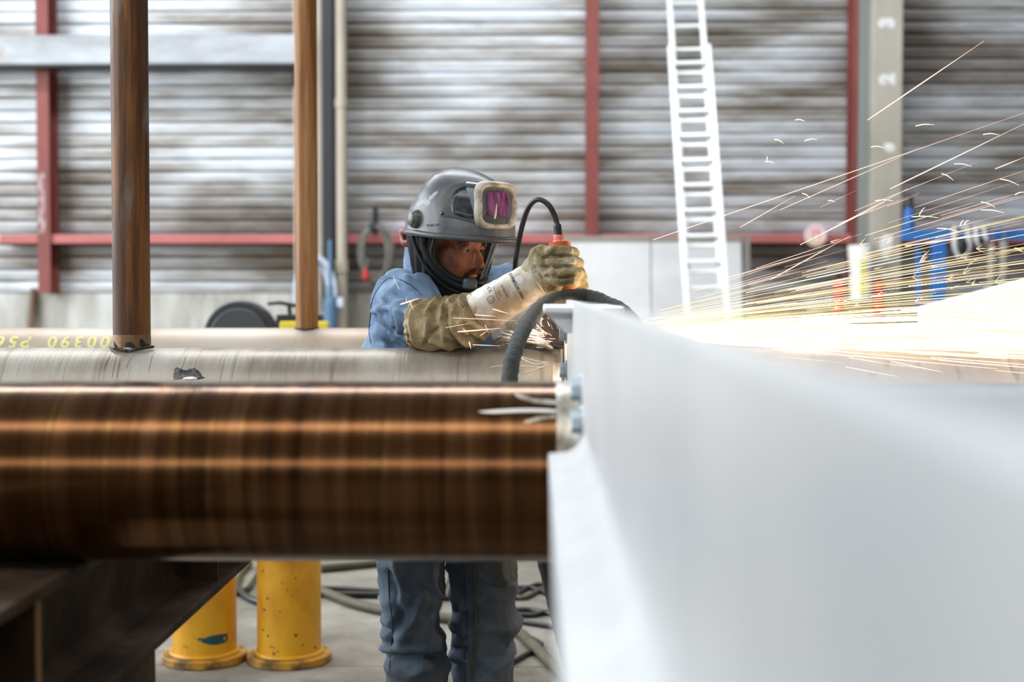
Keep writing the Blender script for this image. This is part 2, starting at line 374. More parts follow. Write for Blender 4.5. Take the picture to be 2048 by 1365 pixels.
def hpost(name, x, z0, z1, m, wd=.14, dp=.15, y1=WY):
    mb = MB().box((x-wd/2, y1-dp, z0), (x+wd/2, y1-dp+.014, z1)).box((x-wd/2, y1-.014, z0), (x+wd/2, y1, z1)).box((x-.006, y1-dp+.013, z0), (x+.006, y1-.013, z1))
    o = mb.build(name, m); tag(o, kind='structure'); return o
hpost('trim_3', P(87, 300, WY-.28).x, 1.42, 7.9, M['red'], y1=WY-.0, dp=.3)
fp = MB().box((P(76, 300, WY-.3).x, WY-.31, 2.08), (P(89, 300, WY-.3).x, WY-.301, 2.75)).build('trim_4', M['frost']); tag(fp, kind='structure')
hpost('trim_5', P(1185, 300, WY-.28).x, 1.42, 7.9, M['red'], y1=WY-.0, dp=.3)
hpost('trim_6', P(1713, 300, WY-.28).x, 1.42, 7.9, M['red'], wd=.10, y1=WY-.0, dp=.3)
o = MB().box((P(1717, 0, 15.7).x, 15.6, 0), (P(1744, 0, 15.7).x, 15.8, 8.9)).build('trim_7', M['greysteel'], bevel=.01); tag(o, kind='structure')
o = MB().box((P(1744, 0, 15.5).x, 15.45, 0), (P(1805, 0, 15.5).x, 15.85, 8.9)).build('trim_8', M['greycol'], bevel=.015)
tag(o, kind='structure'); colm = o
for s, v_, u_ in (('3', 45, 1775), ('2', 158, 1776)):
    vs, fs = textverts(s, .21, .018); c = P(u_, v_, 15.44); Mx = Matrix.Translation((c.x, 15.447, c.z)) @ Matrix.Rotation(R(90), 4, 'X') @ Matrix.Rotation(R(90), 4, 'Z')
    MB().add([Mx @ p for p in vs], fs).build('painted_mark', M['whitepaint'], colm)
coltree = BVHTree.FromPolygons([v.co for v in colm.data.vertices], [tuple(p.vertices) for p in colm.data.polygons])
decal(coltree, [(1768, 290), (1780, 286), (1790, 292), (1788, 302), (1774, 303)], .004, 'painted_mark', M['whitepaint'], colm)
decal(coltree, [(1760, 478), (1775, 468), (1786, 476), (1784, 500), (1772, 520), (1764, 505)], .004, 'painted_mark', M['whitepaint'], colm, jag=2)
o = MB().box((P(645, 0, 15.6).x, 15.5, 0), (P(668, 0, 15.6).x, 15.75, 8.9)).build('trim_9', M['darkcol'], bevel=.01); tag(o, kind='structure')
o = MB().box((P(588, 0, 15.7).x, 15.62, 0), (P(645, 0, 15.7).x, 15.8, 8.9)).build('trim_10', M['beigepipe'], bevel=.01); tag(o, kind='structure')
# roof and the wall with the windows on the left, so that daylight comes from where the place has it
ce = MB().box((-12, -14.4, 9.1), (11, WY+.4, 9.3)).build('ceiling', M['roof']); tag(ce, kind='structure')
wl = MB().box((-12, -14, 0), (-11, WY, 1.5)).box((-12, -14, 7.9), (-11, WY, 9.1)).build('wall_left', M['concrete']); tag(wl, kind='structure')

# ================================================================ PIPES
RP = .1365; ZC = 1.285-RP; Y1, Y2, Y3 = 2.16, 3.5, 5.5
def pipe(name, x0, x1, y, m, label, rad=RP, zc=ZC, wall=.010, seg=80, nx=2):
    rt = root(name, ((x0+x1)/2, y, zc-rad), label, 'pipe')
    mb = MB(); xs_ = [x0+(x1-x0)*i/nx for i in range(nx+1)]; n = seg; vs = []; fs = []
    rings = [(x, rad) for x in xs_]+[(x1, rad-wall), (x0, rad-wall)]
    for x, r in rings:
        for k in range(n):
            th = 2*math.pi*k/n; vs.append((x, y+r*math.sin(th), zc+r*math.cos(th)))
    mm = len(rings)
    for i in range(mm):
        j = (i+1) % mm
        for k in range(n): fs.append((i*n+k, i*n+(k+1) % n, j*n+(k+1) % n, j*n+k))
    mb.add(vs, fs); mb.build('pipe_wall', m, rt, True); return rt, bvh(mb)
p1, t1 = pipe('steel_pipe', -2.6, .057, Y1, M['pipe_brown'], 'large shiny brown steel pipe in front of the welder')
p2, t2 = pipe('steel_pipe', -3.2, .050, Y2, M['pipe_grey'], 'large bare grey steel pipe the worker leans his elbow on')
p3, t3 = pipe('steel_pipe', -4.2, 4.5, Y3, M['pipe_tan'], 'long pale tan steel pipe with yellow chalk numbers behind the worker')
p4, t4 = pipe('steel_pipe', .075, 3.2, Y2, M['pipe_rust'], 'brown steel pipe lying under the stream of sparks')
p5, t5 = pipe('steel_pipe', .075, 2.6, Y1, M['pipe_scale'], 'grey mottled steel pipe beyond the white galvanised beam')
# bare ground ring at the end of the front pipe
def ring(x0, x1, y, rad, m, name, parent, n=80):
    vs = []; fs = []
    for x in (x0, x1):
        for k in range(n):
            th = 2*math.pi*k/n; vs.append((x, y+rad*math.sin(th), ZC+rad*math.cos(th)))
    fs = [(k, (k+1) % n, n+(k+1) % n, n+k) for k in range(n)]
    return MB().add(vs, fs).build(name, m, parent, True)
ring(.024, .0575, Y1, RP+.0008, M['bare'], 'ground_end_band', p1)['label'] = 'bright ground bare steel end'
ring(.030, .0505, Y2, RP+.0008, M['bare'], 'ground_end_band', p2)['label'] = 'bright ground bare steel end'
decal(t1, [(957, 824), (1000, 820), (1060, 818), (1112, 820), (1112, 825), (1050, 825), (985, 827)], .0008, 'grind_mark', M['scratch'], p1, 3)
decal(t1, [(1030, 788), (1060, 797), (1112, 803), (1112, 809), (1070, 806), (1040, 798)], .0008, 'grind_mark', M['bare'], p1, 3)
decal(t1, [(1048, 843), (1075, 834), (1108, 830), (1108, 836), (1080, 841), (1056, 848)], .0008, 'grind_mark', M['bare'], p1, 3)
for a in ([(980, 735), (1020, 732), (1090, 736)], [(1042, 714), (1070, 722), (1100, 727)], [(1046, 748), (1075, 738), (1096, 729)], [(1040, 716), (1070, 729), (1092, 726)]):
    surfline(t2, a, .0013, .0004, 'grind_mark', M['scratch'], p2)
decal(t2, [(349, 740), (356, 736), (372, 741), (386, 737), (398, 744), (404, 752), (410, 757), (390, 760), (366, 759), (348, 759)], .0012, 'burnt_patch', M['patch'], p2, 4, jag=1.2)['label'] = 'black burnt paint patch'
decal(t2, [(366, 756), (385, 753), (396, 757), (388, 760), (370, 760)], .0022, 'chipped_edge', M['scratch'], p2, 3, jag=.6)
for a in ([(232, 715), (228, 735), (224, 757)], [(240, 718), (236, 740), (233, 757)], [(372, 712), (367, 728), (363, 738)], [(262, 716), (256, 728), (252, 738)], [(305, 712), (300, 730), (297, 745)], [(222, 712), (212, 728), (208, 740)]):
    surfline(t2, a, .0005, .0001, 'scratch', M['burn'], p2, n=4)
# chalk writing on the far pipe, upside down as the pipe lies
xa, xb = P(-18, 676, Y3).x, P(240, 676, Y3).x
word = '00390 P561'
for i, ch in enumerate(word):
    if ch == ' ': continue
    vs, fs = textverts(ch, .066, .001); cx = xb-(i+.5)*(xb-xa)/len(word); vv = []
    for p in vs:
        a = R(50)+(p.y/RP)*1.15; rr = RP+.0012; vv.append(V((cx-p.x*1.15, Y3-rr*math.sin(a), ZC+rr*math.cos(a))))
    MB().add(vv, fs).build('chalk_character', M['chalk'], p3)


# upright rusty tubes
def upright(x, y, r, z0, z1, m, label):
    rt = root('upright_tube', (x, y, z0), label, 'tube', None)
    mb = MB().lathe([(r, 0), (r, .25), (r, 1), (r, 2), (r, z1-z0)], Matrix.Translation((x, y, z0)), 48); mb.build('tube', m, rt, True); return rt, bvh(mb)
b1 = P(264, 697, Y2)
u1, tu1 = upright(b1.x, Y2, .0455, 1.265, 4.4, M['post'], 'dark rusty upright tube tack-welded onto the grey pipe')
b2 = P(614, 657, Y3)
u2, tu2 = upright(b2.x, Y3, .0435, 1.268, 5.0, M['post_far'], 'orange rusty upright tube standing on the tan pipe')
MB().lathe([(.0462, 0), (.0462, .045), (.0456, .056)], Matrix.Translation((b1.x, Y2, 1.262)), 48).build('heat_tint', M['heat'], u1, True)['label'] = 'yellowish heat-tinted foot of the tube'
# tack welds
ct1 = BVHTree.FromPolygons([p for p in MB().lathe([(.047, 0), (.047, .4)], Matrix.Translation((b1.x, Y2, 1.25)), 48).v], MB().lathe([(.047, 0), (.047, .4)], Matrix.Translation((b1.x, Y2, 1.25)), 48).f)
decal(ct1, [(250, 692), (252, 686), (262, 685), (268, 690), (270, 695), (252, 697)], .001, 'scorch', M['burn'], u1, 3, jag=.8)
decal(ct1, [(280, 679), (286, 680), (291, 688), (298, 689), (298, 694), (284, 694), (280, 688)], .001, 'scorch', M['burn'], u1, 3, jag=.8)
MB().ball(P(256, 699, 3.452), (.014, .008, .006)).build('tack_weld', M['slag'], u1, True)
MB().cap([P(221, 696, 3.47), P(228, 698, 3.455), P(240, 699, 3.452), P(252, 701, 3.445)], [.003, .003, .0035, .004], 8).build('tack_weld', M['burn'], u1, True)
MB().cap([P(270, 700, 3.445), P(284, 697, 3.452), P(297, 695, 3.46), P(306, 694, 3.47)], [.004, .003, .0035, .0035], 8).build('tack_weld', M['burn'], u1, True)
MB().cap([P(229, 684, 3.472), P(231, 697, 3.46)], [.0022, .0036], 8).build('tack_weld', M['burn'], u1, True)
MB().sweep([V((b2.x+.046*math.cos(a/24*2*math.pi), Y3+.046*math.sin(a/24*2*math.pi), 1.278+.006*abs(math.cos(a/24*2*math.pi)))) for a in range(24)], .005, 6, closed=True).build('weld_bead', M['burn'], u2, True)

# ================================================================ GALVANISED BEAM (runs past the camera)
gb = root('galvanised_beam', (.06, 1.2, 1.2), 'white galvanised steel beam running out of focus past the pipe ends', 'beam')
XW = .058
MB().prism([(-1.6, 1.205), (3.66, 1.205), (3.66, 1.33), (3.24, 1.33), (3.20, 1.34), (3.18, 1.36), (3.18, 1.4055), (-1.6, 1.4055)], Matrix(((0, 0, 1, XW), (1, 0, 0, 0), (0, 1, 0, 0), (0, 0, 0, 1))), .014).build('web', M['galv'], gb, bevel=.003)
MB().box((.011, -1.6, 1.197), (.17, 1.86, 1.211)).build('bottom_flange', M['galv'], gb, bevel=.003)
# fillet between web and flange
fil = [(XW, 1.240), (XW-.004, 1.2275), (XW-.011, 1.2185), (XW-.021, 1.2125), (XW-.034, 1.2105), (XW-.034, 1.206), (XW+.004, 1.206), (XW+.004, 1.24)]
MB().add([(x, -1.6, z) for x, z in fil]+[(x, 1.86, z) for x, z in fil], [tuple(range(7, -1, -1)), tuple(range(8, 16))]+[(i, (i+1) % 8, 8+(i+1) % 8, 8+i) for i in range(8)]).build('fillet', M['galv'], gb, True)
MB().box((.006, 2.52, 1.383), (.150, 3.14, 1.397)).build('top_plate', M['galv'], gb, bevel=.004)
MB().prism([(0, 0), (.047, 0), (.047, -.036), (.034, -.036)], Matrix.Translation((.010, 2.56, 1.384)) @ Matrix.Rotation(R(90), 4, 'X'), -.012).build('gusset', M['galv'], gb, bevel=.002)
def bolt(y, z, r=.014):
    Mx = Matrix.Translation((XW, y, z)) @ Matrix.Rotation(R(-90), 4, 'Y')
    b = MB().lathe([(r*1.55, 0), (r*1.55, .0035)], Mx, 24); b.build('washer', M['galvbolt'], gb, True)
    b = MB().lathe([(r*1.15, .0035), (r*1.15, .016)], Mx, 6).build('bolt_head', M['galvbolt'], gb, bevel=.001, seg=1)
for u_, v_, y_ in ((1112, 741, 3.05), (1112, 668, 3.10), (1158, 780, 1.98), (1158, 845, 1.93)):
    bolt(y_, P(u_, v_, y_).z)

# ================================================================ RUSTY TRESTLE BEAM
tr_ = root('trestle_beam', (-.80, 2.3, 0), 'dark rusty steel beam trestle carrying the brown and grey pipes', 'trestle')
xr, xl, zt = -.690, -.910, ZC-RP
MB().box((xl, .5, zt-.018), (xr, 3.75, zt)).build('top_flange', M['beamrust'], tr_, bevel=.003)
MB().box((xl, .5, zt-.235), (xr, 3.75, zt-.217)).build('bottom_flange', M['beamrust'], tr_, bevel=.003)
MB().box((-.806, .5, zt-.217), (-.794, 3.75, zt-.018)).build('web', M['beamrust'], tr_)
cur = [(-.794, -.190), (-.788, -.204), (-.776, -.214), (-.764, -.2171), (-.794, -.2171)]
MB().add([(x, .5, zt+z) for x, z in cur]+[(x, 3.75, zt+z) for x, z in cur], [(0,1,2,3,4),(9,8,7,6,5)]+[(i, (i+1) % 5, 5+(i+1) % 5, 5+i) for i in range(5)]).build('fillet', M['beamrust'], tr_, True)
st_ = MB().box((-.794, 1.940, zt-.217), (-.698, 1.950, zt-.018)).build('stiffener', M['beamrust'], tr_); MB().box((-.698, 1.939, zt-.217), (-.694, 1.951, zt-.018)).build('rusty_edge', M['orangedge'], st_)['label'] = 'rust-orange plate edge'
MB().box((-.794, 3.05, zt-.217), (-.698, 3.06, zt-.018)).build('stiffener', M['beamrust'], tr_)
for yy in (1.15, 2.32):
    MB().box((xl, yy, 0), (xl+.012, yy+.2, zt-.235)).box((xr-.012, yy, 0), (xr, yy+.2, zt-.235)).box((xl+.012, yy+.094, 0), (xr-.012, yy+.106, zt-.235)).build('leg', M['beamrust'], tr_)
hc = PF(75, 1153, zt+.0006); MB().lathe([(.013, 0), (.013, .0004)], Matrix.Translation(hc), 20).build('bolt_hole', M['black'], tr_)

# ================================================================ YELLOW STANDS
def stand(u0, u1, m, label):
    d = 5.42; c0, c1 = P(u0, 1250, d), P(u1, 1250, d); r = (c1.x-c0.x)/2; x = (c0.x+c1.x)/2
    rt = root('pipe_stand', (x, d+.02, 0), label, 'stand', 'yellow pipe stands')
    Mx = Matrix.Translation((x, d+.02, 0))
    mb = MB().lathe([(r, .03), (r, .3), (r, .6), (r, .965), (r*.96, .97)], Mx, 48); mb.build('column', m, rt, True)
    MB().lathe([(r+.034, 0), (r+.040, .004), (r+.040, .028), (r+.036, .032)], Mx, 48).build('base_flange', M['yellowdirty'], rt, True)
    MB().sweep([V((x+(r+.003)*math.cos(a*math.pi/20), d+.02+(r+.003)*math.sin(a*math.pi/20), .037)) for a in range(40)], .009, 8, closed=True).build('weld_bead', M['yellow'], rt, True)
    MB().box((x-r*1.05, d-.09, .968), (x+r*1.05, d+.15, .985)).build('top_plate', M['yellowdirty'], rt, bevel=.004)
    for s in (-1, 1): MB().prism([(0, 0), (.085, 0), (.085, .022), (.0, .006)], Matrix.Translation((x-.03, d+.10-s*.02, .984)) @ Matrix.Rotation(R(90 if s > 0 else -90), 4, 'Z') @ Matrix.Rotation(R(90), 4, 'X'), .06).build('saddle_wedge', M['yellowdirty'], rt)
    return rt, bvh(mb)
s1, ts1 = stand(343, 470, M['yellow'], 'yellow tubular pipe stand with a dark teal paint stroke')
s2, ts2 = stand(513, 640, M['yellow'], 'chipped yellow tubular pipe stand without paint stroke')
decal(ts1, [(386, 1276), (400, 1279), (425, 1272), (450, 1268), (464, 1267), (464, 1284), (448, 1288), (425, 1291), (404, 1286)], .0008, 'paint_stroke', M['teal'], s1, 3)
rn = random.Random(5)
for k in range(16):
    u_, v_ = rn.uniform(525, 632), rn.uniform(1135, 1320)
    decal(ts2, [(u_-rn.uniform(1, 3), v_), (u_, v_-rn.uniform(1, 4)), (u_+rn.uniform(1, 4), v_), (u_, v_+rn.uniform(1, 3))], .0006, 'paint_chip', M['burn'], s2, 2, 4)

# ================================================================ BACKGROUND OBJECTS
bx = root('pale_steel_beam', (-4.5, 15.5, 4.1), 'weathered pale steel beam spanning horizontally across the cladding', 'beam')
za, zb = P(300, 128, 15.45).z, P(300, 69, 15.45).z; xe = P(592, 100, 15.45).x
MB().box((-11, 15.45, za), (xe, 15.6, zb)).build('face', M['palebeam'], bx, bevel=.012)
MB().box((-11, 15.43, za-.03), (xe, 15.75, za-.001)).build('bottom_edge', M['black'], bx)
MB().box((xe-.06, 15.5, za-.22), (xe, 15.75, za-.03)).build('end_bracket', M['black'], bx)
dp = root('drain_pipe', (P(683, 300, 15.5).x, 15.45, 0), 'beige vertical drain pipe beside the dark column', 'pipe')
x = P(683, 300, 15.45).x
MB().lathe([(.058, 0), (.058, 3), (.058, 8.9)], Matrix.Translation((x, 15.45, 0)), 24).build('tube', M['beigepipe'], dp, True)
MB().lathe([(.072, 0), (.072, .14)], Matrix.Translation((x, 15.45, P(683, 546, 15.45).z)), 24).build('collar', M['beigepipe'], dp, True)
MB().lathe([(.068, 0), (.068, .10)], Matrix.Translation((x, 15.45, P(683, 216, 15.45).z)), 24).build('collar', M['beigepipe'], dp, True)

# ladder
A0, B0 = V((P(1431, 886, 13.6).x, 13.6, 0)), V((1.545, 15.35, 4.62))
la = root('extension_ladder', tuple(A0), 'tall two-section aluminium extension ladder leaning on the wall', 'ladder')
ld = (B0-A0).normalized(); lr = V((1, 0, 0)); lr = (lr-ld*lr.dot(ld)).normalized(); ln = ld.cross(lr)
if ln.y > 0: ln = -ln
LM = Matrix((( lr.x, ld.x, ln.x, A0.x), (lr.y, ld.y, ln.y, A0.y), (lr.z, ld.z, ln.z, A0.z), (0, 0, 0, 1)))
def ladder(sec, wd, t0, t1, off):
    s_ = None
    for k in (-1, 1):
        o = MB().obox(LM, (k*wd/2-.030, t0, off-.012), (k*wd/2+.030, t1, off+.05)).build('rail', M['alu'], la, bevel=.006)
    t = t0+.16
    while t < t1-.05:
        MB().obox(LM, (-wd/2+.02, t-.019, off+.004), (wd/2-.02, t+.019, off+.034)).build('rung', M['alu'], la, bevel=.006, seg=1); t += .28
ladder('lower', .395, 0, 4.28, .03); ladder('upper', .335, 1.6, 6.4, -.04)
for k in (-1, 1): MB().obox(LM, (k*.2-.03, -.005, -.0), (k*.2+.03, .05, .08)).build('foot', M['plastic'], la)

# leaning boards behind the ladder
for u0, u1, lab in ((1112, 1305, 'wide off-white plaster board leaning on the wall behind the welder'), (1307, 1490, 'off-white plaster board standing behind the ladder')):
    y = 15.1; a, b = P(u0, 500, y).x, P(u1, 500, y).x; z1 = P(u0, 468, y).z
    rt = root('wall_board', ((a+b)/2, y, 0), lab, 'board')
    Mx = Matrix.Translation((0, y, 0)) @ Matrix.Rotation(R(-8), 4, 'X')
    MB().obox(Mx, (a, 0, 0), (b, .05, z1)).build('sheet', M['panel'], rt, bevel=.006)
    MB().obox(Mx, (a, -.006, z1-.06), (b, .06, z1+.006)).build('top_edge', M['greytube'], rt)
a = P(1501, 500, 15.1).x
rt = root('steel_angle', (a, 15.05, 0), 'dark steel angle standing at the edge of the boards', 'steel bar')
MB().obox(Matrix.Translation((a, 15.08, 0)) @ Matrix.Rotation(R(-8), 4, 'X'), (-.035, 0, 0), (-.005, .05, 2.06)).build('dark_leg', M['greysteel'], rt)
MB().obox(Matrix.Translation((a, 15.08, 0)) @ Matrix.Rotation(R(-8), 4, 'X'), (.0, 0, 0), (.03, .05, 2.06)).build('light_leg', M['greytube'], rt)

# round sign on the red rail
c = P(1632, 471, 15.64); sg = root('round_sign', tuple(c), 'round pale sign with red figure and yellow foot on the red rail', 'sign')
Mx = Matrix.Translation(c) @ Matrix.Rotation(R(90), 4, 'X')
MB().lathe([(.118, -.05), (.122, -.005), (.118, .0)], Mx, 40).build('disc', M['signwhite'], sg, True)
MB().lathe([(.03, -.10), (.03, -.05)], Mx, 12).build('bracket', M['greysteel'], sg)
pr = MB()
for xx in (-.045, .02): pr.prism([(xx, -.035), (xx+.028, -.035), (xx+.028, .055), (xx, .055)], Mx @ Matrix.Translation((0, 0, .0)), .003)
pr.prism([(-.045, .03), (.048, .03), (.048, .058), (-.045, .058)], Mx, .0031); pr.build('red_figure', M['pinkred'], sg)
pr = MB().sweep([Mx @ V((.098*math.cos(a*math.pi/20), .098*math.sin(a*math.pi/20), .001)) for a in range(40)], .006, 5, closed=True).build('red_rim', M['pinkred'], sg)
MB().prism([(-.06, -.085), (.06, -.085), (.075, -.05), (-.075, -.05)], Mx, .003).build('yellow_foot', M['signyellow'], sg)

# white holder with yellow stripe and red extinguisher on the column
c = P(1721, 600, 15.25); z0 = c.z; z1 = P(1721, 491, 15.25).z
wh = root('column_holder', tuple(c), 'white flared holder with a yellow-green stripe fixed to the column', 'holder')
MB().lathe([(.105, 0), (.11, .1), (.115, (z1-z0)*.6), (.135, (z1-z0)*.8), (.142, z1-z0)], Matrix.Translation(c), 28).build('body', M['whitesheet'], wh, True)
MB().box((c.x-.03, c.y-.128, z0+.05), (c.x+.035, c.y-.10, z1-.1)).build('stripe', M['yellowprint'], wh)
MB().box((c.x-.05, c.y+.08, z0+.15), (c.x+.05, c.y+.36, z0+.28)).build('bracket', M['greysteel'], wh)
for u_, lab in ((1678, 'red extinguisher bottle left of the white holder'), (1757, 'red extinguisher bottle mounted on the concrete column')):
    e = P(u_, 600, 15.3); ex = root('fire_extinguisher', (e.x, 15.3, 1.05), lab, 'extinguisher', 'extinguishers by the column')
    MB().lathe([(.058, 0), (.062, .02), (.062, .42), (.045, .48), (.018, .51), (.018, .54)], Matrix.Translation((e.x, 15.3, 1.05)), 24).build('bottle', M['redplastic'], ex, True)
    MB().box((e.x-.03, 15.26, 1.585), (e.x+.03, 15.33, 1.63)).build('valve', M['black'], ex)
    MB().box((e.x-.02, 15.355, 1.2), (e.x+.02, 15.98 if u_ < 1700 else 15.46, 1.25)).build('bracket', M['greysteel'], ex)

# blue rack with hanging tools on the right
yb = 14.9; zr = P(1950, 470, yb).z; xa, xb = P(1804, 470, yb).x, 7.2
rk = root('blue_rack', (xb, yb, 0), 'bright blue steel tool rack with a long top rail', 'rack')
MB().box((xa, yb, zr-.055), (xb, yb+.08, zr+.055)).build('top_rail', M['blue'], rk, bevel=.006)
for u_ in (1879, 2160):
    xx = P(u_, 500, yb).x; MB().box((xx-.065, yb-.02, 0), (xx+.065, yb+.10, zr-.04)).build('post', M['blue'], rk, bevel=.006)
xx = P(1843, 500, yb).x; MB().box((xx-.02, yb+.1, 0), (xx+.02, yb+.16, zr)).build('brace', M['blue'], rk)
c = P(1812, 462, yb+.04); bt = root('blue_bottle', (c.x+.02, yb+.04, zr+.055), 'blue bottle with black cap standing on the rack rail', 'bottle')
Mx = Matrix.Translation((c.x+.03, yb+.04, zr+.055))
MB().lathe([(.05, 0), (.055, .01), (.055, .17), (.03, .22), (.025, .24)], Mx, 20).build('body', M['blue'], bt, True); MB().lathe([(.04, .24), (.042, .34), (.03, .36)], Mx, 16).build('cap', M['plastic'], bt, True)
def hang(u0, v0, v1, wd, m, name, lab, cat, hook=M['greysteel']):
    a, b = P(u0, v0, yb-.06), P(u0, v1, yb-.06); h = root(name, (a.x, yb-.06, b.z), lab, cat, 'things hung on the blue rack')
    MB().lathe([(wd/2*.9, 0), (wd/2, .02), (wd/2, a.z-b.z-.02), (wd/2*.8, a.z-b.z)], Matrix.Translation((a.x, yb-.06, b.z)), 20).build('body', m, h, True)
    MB().sweep(crom([(a.x, yb-.06, a.z-.01), (a.x, yb-.07, zr+.05), (a.x, yb-.02, zr+.09), (a.x, yb+.05, zr+.08), (a.x, yb+.095, zr+.03)], 5), .008, 6).build('hook', hook, h, True); return h
hang(1984, 488, 640, .085, M['greytube'], 'hanging_tube', 'slim grey tube hanging from the blue rack', 'tube')
hang(2008, 482, 645, .095, M['greytube'], 'hanging_tube', 'thicker grey tube hanging beside the slim grey tube', 'tube')
def clamp(u, v0, v1, lab, sz):
    a = P(u, v0, yb-.05); h = root('webbing_sling', (a.x, yb-.05, P(u, v1, yb-.05).z), lab, 'sling', 'things hung on the blue rack'); zl = P(u, v1, yb-.05).z
    pts = crom([(a.x-sz, yb-.03, zr+.02), (a.x-sz*1.05, yb-.06, (a.z+zl)/2), (a.x-sz*.6, yb-.06, zl+.03), (a.x-sz*.3, yb-.06, zl)], 6)
    q = crom([(a.x+sz, yb-.03, zr+.02), (a.x+sz*1.05, yb-.06, (a.z+zl)/2), (a.x+sz*.6, yb-.06, zl+.03), (a.x+sz*.3, yb-.06, zl)], 6)
    MB().sweep(pts, .028, 8, flat=.5).build('strap', M['strap'], h, True); MB().sweep(q, .028, 8, flat=.5).build('strap', M['strap'], h, True)
    MB().ball((a.x, yb-.06, (zr+zl)/2-.01), (sz*.85, .04, (zr-zl)*.38)).build('buckle', M['black'], h, True)
    MB().sweep([(a.x-sz, yb-.03, zr+.02), (a.x-sz, yb-.02, zr+.075), (a.x, yb+.04, zr+.075), (a.x+sz, yb-.02, zr+.075), (a.x+sz, yb-.03, zr+.02)], .022, 8).build('loop', M['strap'], h, True)
clamp(1924, 472, 515, 'black and white webbing sling hung on the blue rack', .07); clamp(1962, 466, 492, 'small pale webbing sling hung on the blue rack', .045)

# cable coil hung on the wall
c = P(752, 503, 15.6); cc = root('cable_coil', tuple(c), 'coiled grey cable hung on the red rail left of the welder', 'cable coil')
rn = random.Random(3)
for k in range(8):
    ax, az = .165+rn.uniform(-.04, .045), .27+rn.uniform(-.035, .05); ox, oz = rn.uniform(-.02, .02), -az+.27
    yy = 15.60-.022*k
    pts = [V((c.x+ox+ax*math.cos(a*math.pi/18), yy+.01*math.sin(3*a*math.pi/18+k), c.z+oz+az*math.sin(a*math.pi/18))) for a in range(36)]
    MB().sweep(pts, .012, 8, closed=True).build('cable_loop', M['coil'], cc, True)
MB().box((c.x-.05, 15.40, c.z+.20), (c.x-.015, 15.98, c.z+.30)).build('hook', M['black'], cc)
MB().box((c.x-.05, 15.72, c.z+.28), (c.x-.02, 15.98, c.z+.50)).build('strap', M['black'], cc)
q = P(731, 556, 15.4); MB().cap([q, q+V((.0, 0, .07))], [.035, .03]).build('plug', M['redplastic'], cc, True)['label'] = 'red plug'
MB().sweep(crom([q+V((0, 0, .07)), q+V((.02, .02, .2)), (c.x-.12, 15.5, c.z-.1)], 6), .01, 6).build('cable_tail', M['coil'], cc, True)
# pale blue hose coil and blue bottle by the dark column
c = P(624, 585, 15.3); hc_ = root('hose_coil', tuple(c), 'pale blue hose coil hung behind the orange rusty tube', 'hose')
for k in range(5):
    ax, az = .17+.012*k, .36+rn.uniform(-.04, .04); yy = 15.33-.03*k
    MB().sweep([V((c.x+ax*math.cos(a*math.pi/18)+.012*k, yy, c.z+az*math.sin(a*math.pi/18))) for a in range(36)], .022, 8, closed=True).build('hose_loop', M['blueh'], hc_, True)
MB().box((c.x-.02, 15.15, c.z+.30), (c.x+.02, 15.64, c.z+.345)).build('hook', M['black'], hc_)
c = P(661, 655, 15.0); gc = root('gas_cylinder', (c.x, 15.0, 0), 'blue gas cylinder with a long thin pipe beside the dark column', 'gas cylinder')
zt_ = P(661, 592, 15.0).z; Mx = Matrix.Translation((c.x, 15.0, 0))
MB().lathe([(.075, 0), (.08, .02), (.08, zt_-.10), (.07, zt_-.03), (.045, zt_)], Mx, 24).build('bottle', M['bluebottle'], gc, True)
MB().lathe([(.035, zt_), (.035, zt_+.10), (.022, zt_+.12), (.022, P(661, 484, 15).z), (.012, P(661, 480, 15).z)], Mx, 16).build('pipe', M['bluebottle'], gc, True)
MB().box((c.x+.07, 14.97, zt_-.12), (c.x+.14, 15.03, zt_-.02)).build('handle', M['blueh'], gc, bevel=.01)
c = P(46, 690, 15.7); rb = root('rusty_bar', (c.x, 15.7, 0), 'short rusty bar leaning on the concrete plinth', 'bar'); MB().sweep([(c.x, 15.75, 0), (c.x+.03, 15.97, P(46, 578, 15.9).z)], .035, 10).build('bar', M['rustbar'], rb)

# band saw behind the tan pipe
D = 8.0; c = P(480, 676, D); bs = root('band_saw', (c.x+.2, D, 0), 'band saw with round black wheel guard and yellow body', 'saw')
rg = P(480, 602, D).z-c.z; poly = []
pts2 = [(rg*math.cos(a), rg*math.sin(a)) for a in [R(28)+R(304)*k/44 for k in range(45)]]
tip = (P(556, 655, D).x-c.x, P(556, 655, D).z-c.z); poly = pts2+[(tip[0]*1.05, -.10), (tip[0], tip[1])]
MB().prism(poly, Matrix.Translation((c.x, D-.02, c.z)) @ Matrix.Rotation(R(90), 4, 'X'), -.12).build('wheel_guard', M['plastic'], bs, bevel=.012, seg=3)
MB().prism([(x*.8, z*.8) for x, z in poly], Matrix.Translation((c.x, D-.022, c.z)) @ Matrix.Rotation(R(90), 4, 'X'), .014).build('guard_panel', M['plastic2'], bs, bevel=.01, seg=3)
a, b = P(553, 630, D), P(640, 655, D); MB().box((a.x, D-.02, b.z-.02), (b.x, D+.14, a.z)).build('motor_block', M['black'], bs, bevel=.008)
a, b = P(563, 643, D), P(660, 760, D); MB().box((a.x, D-.06, b.z), (b.x, D-.021, a.z)).build('body_panel', M['sawyellow'], bs, bevel=.008)
a = P(537, 608, D); b = P(592, 612, D); MB().cap([a, P(560, 606, D), b], [.009, .011, .012], 8).build('handle', M['plastic'], bs, True)
MB().cyl(P(578, 610, D+.05), P(580, 634, D+.05), .012, 10).build('handle_stem', M['plastic'], bs)
MB().box((c.x-.05, D-.02, 0), (c.x+.55, D+.30, c.z-.18)).build('pedestal', M['sawyellow'], bs, bevel=.01)

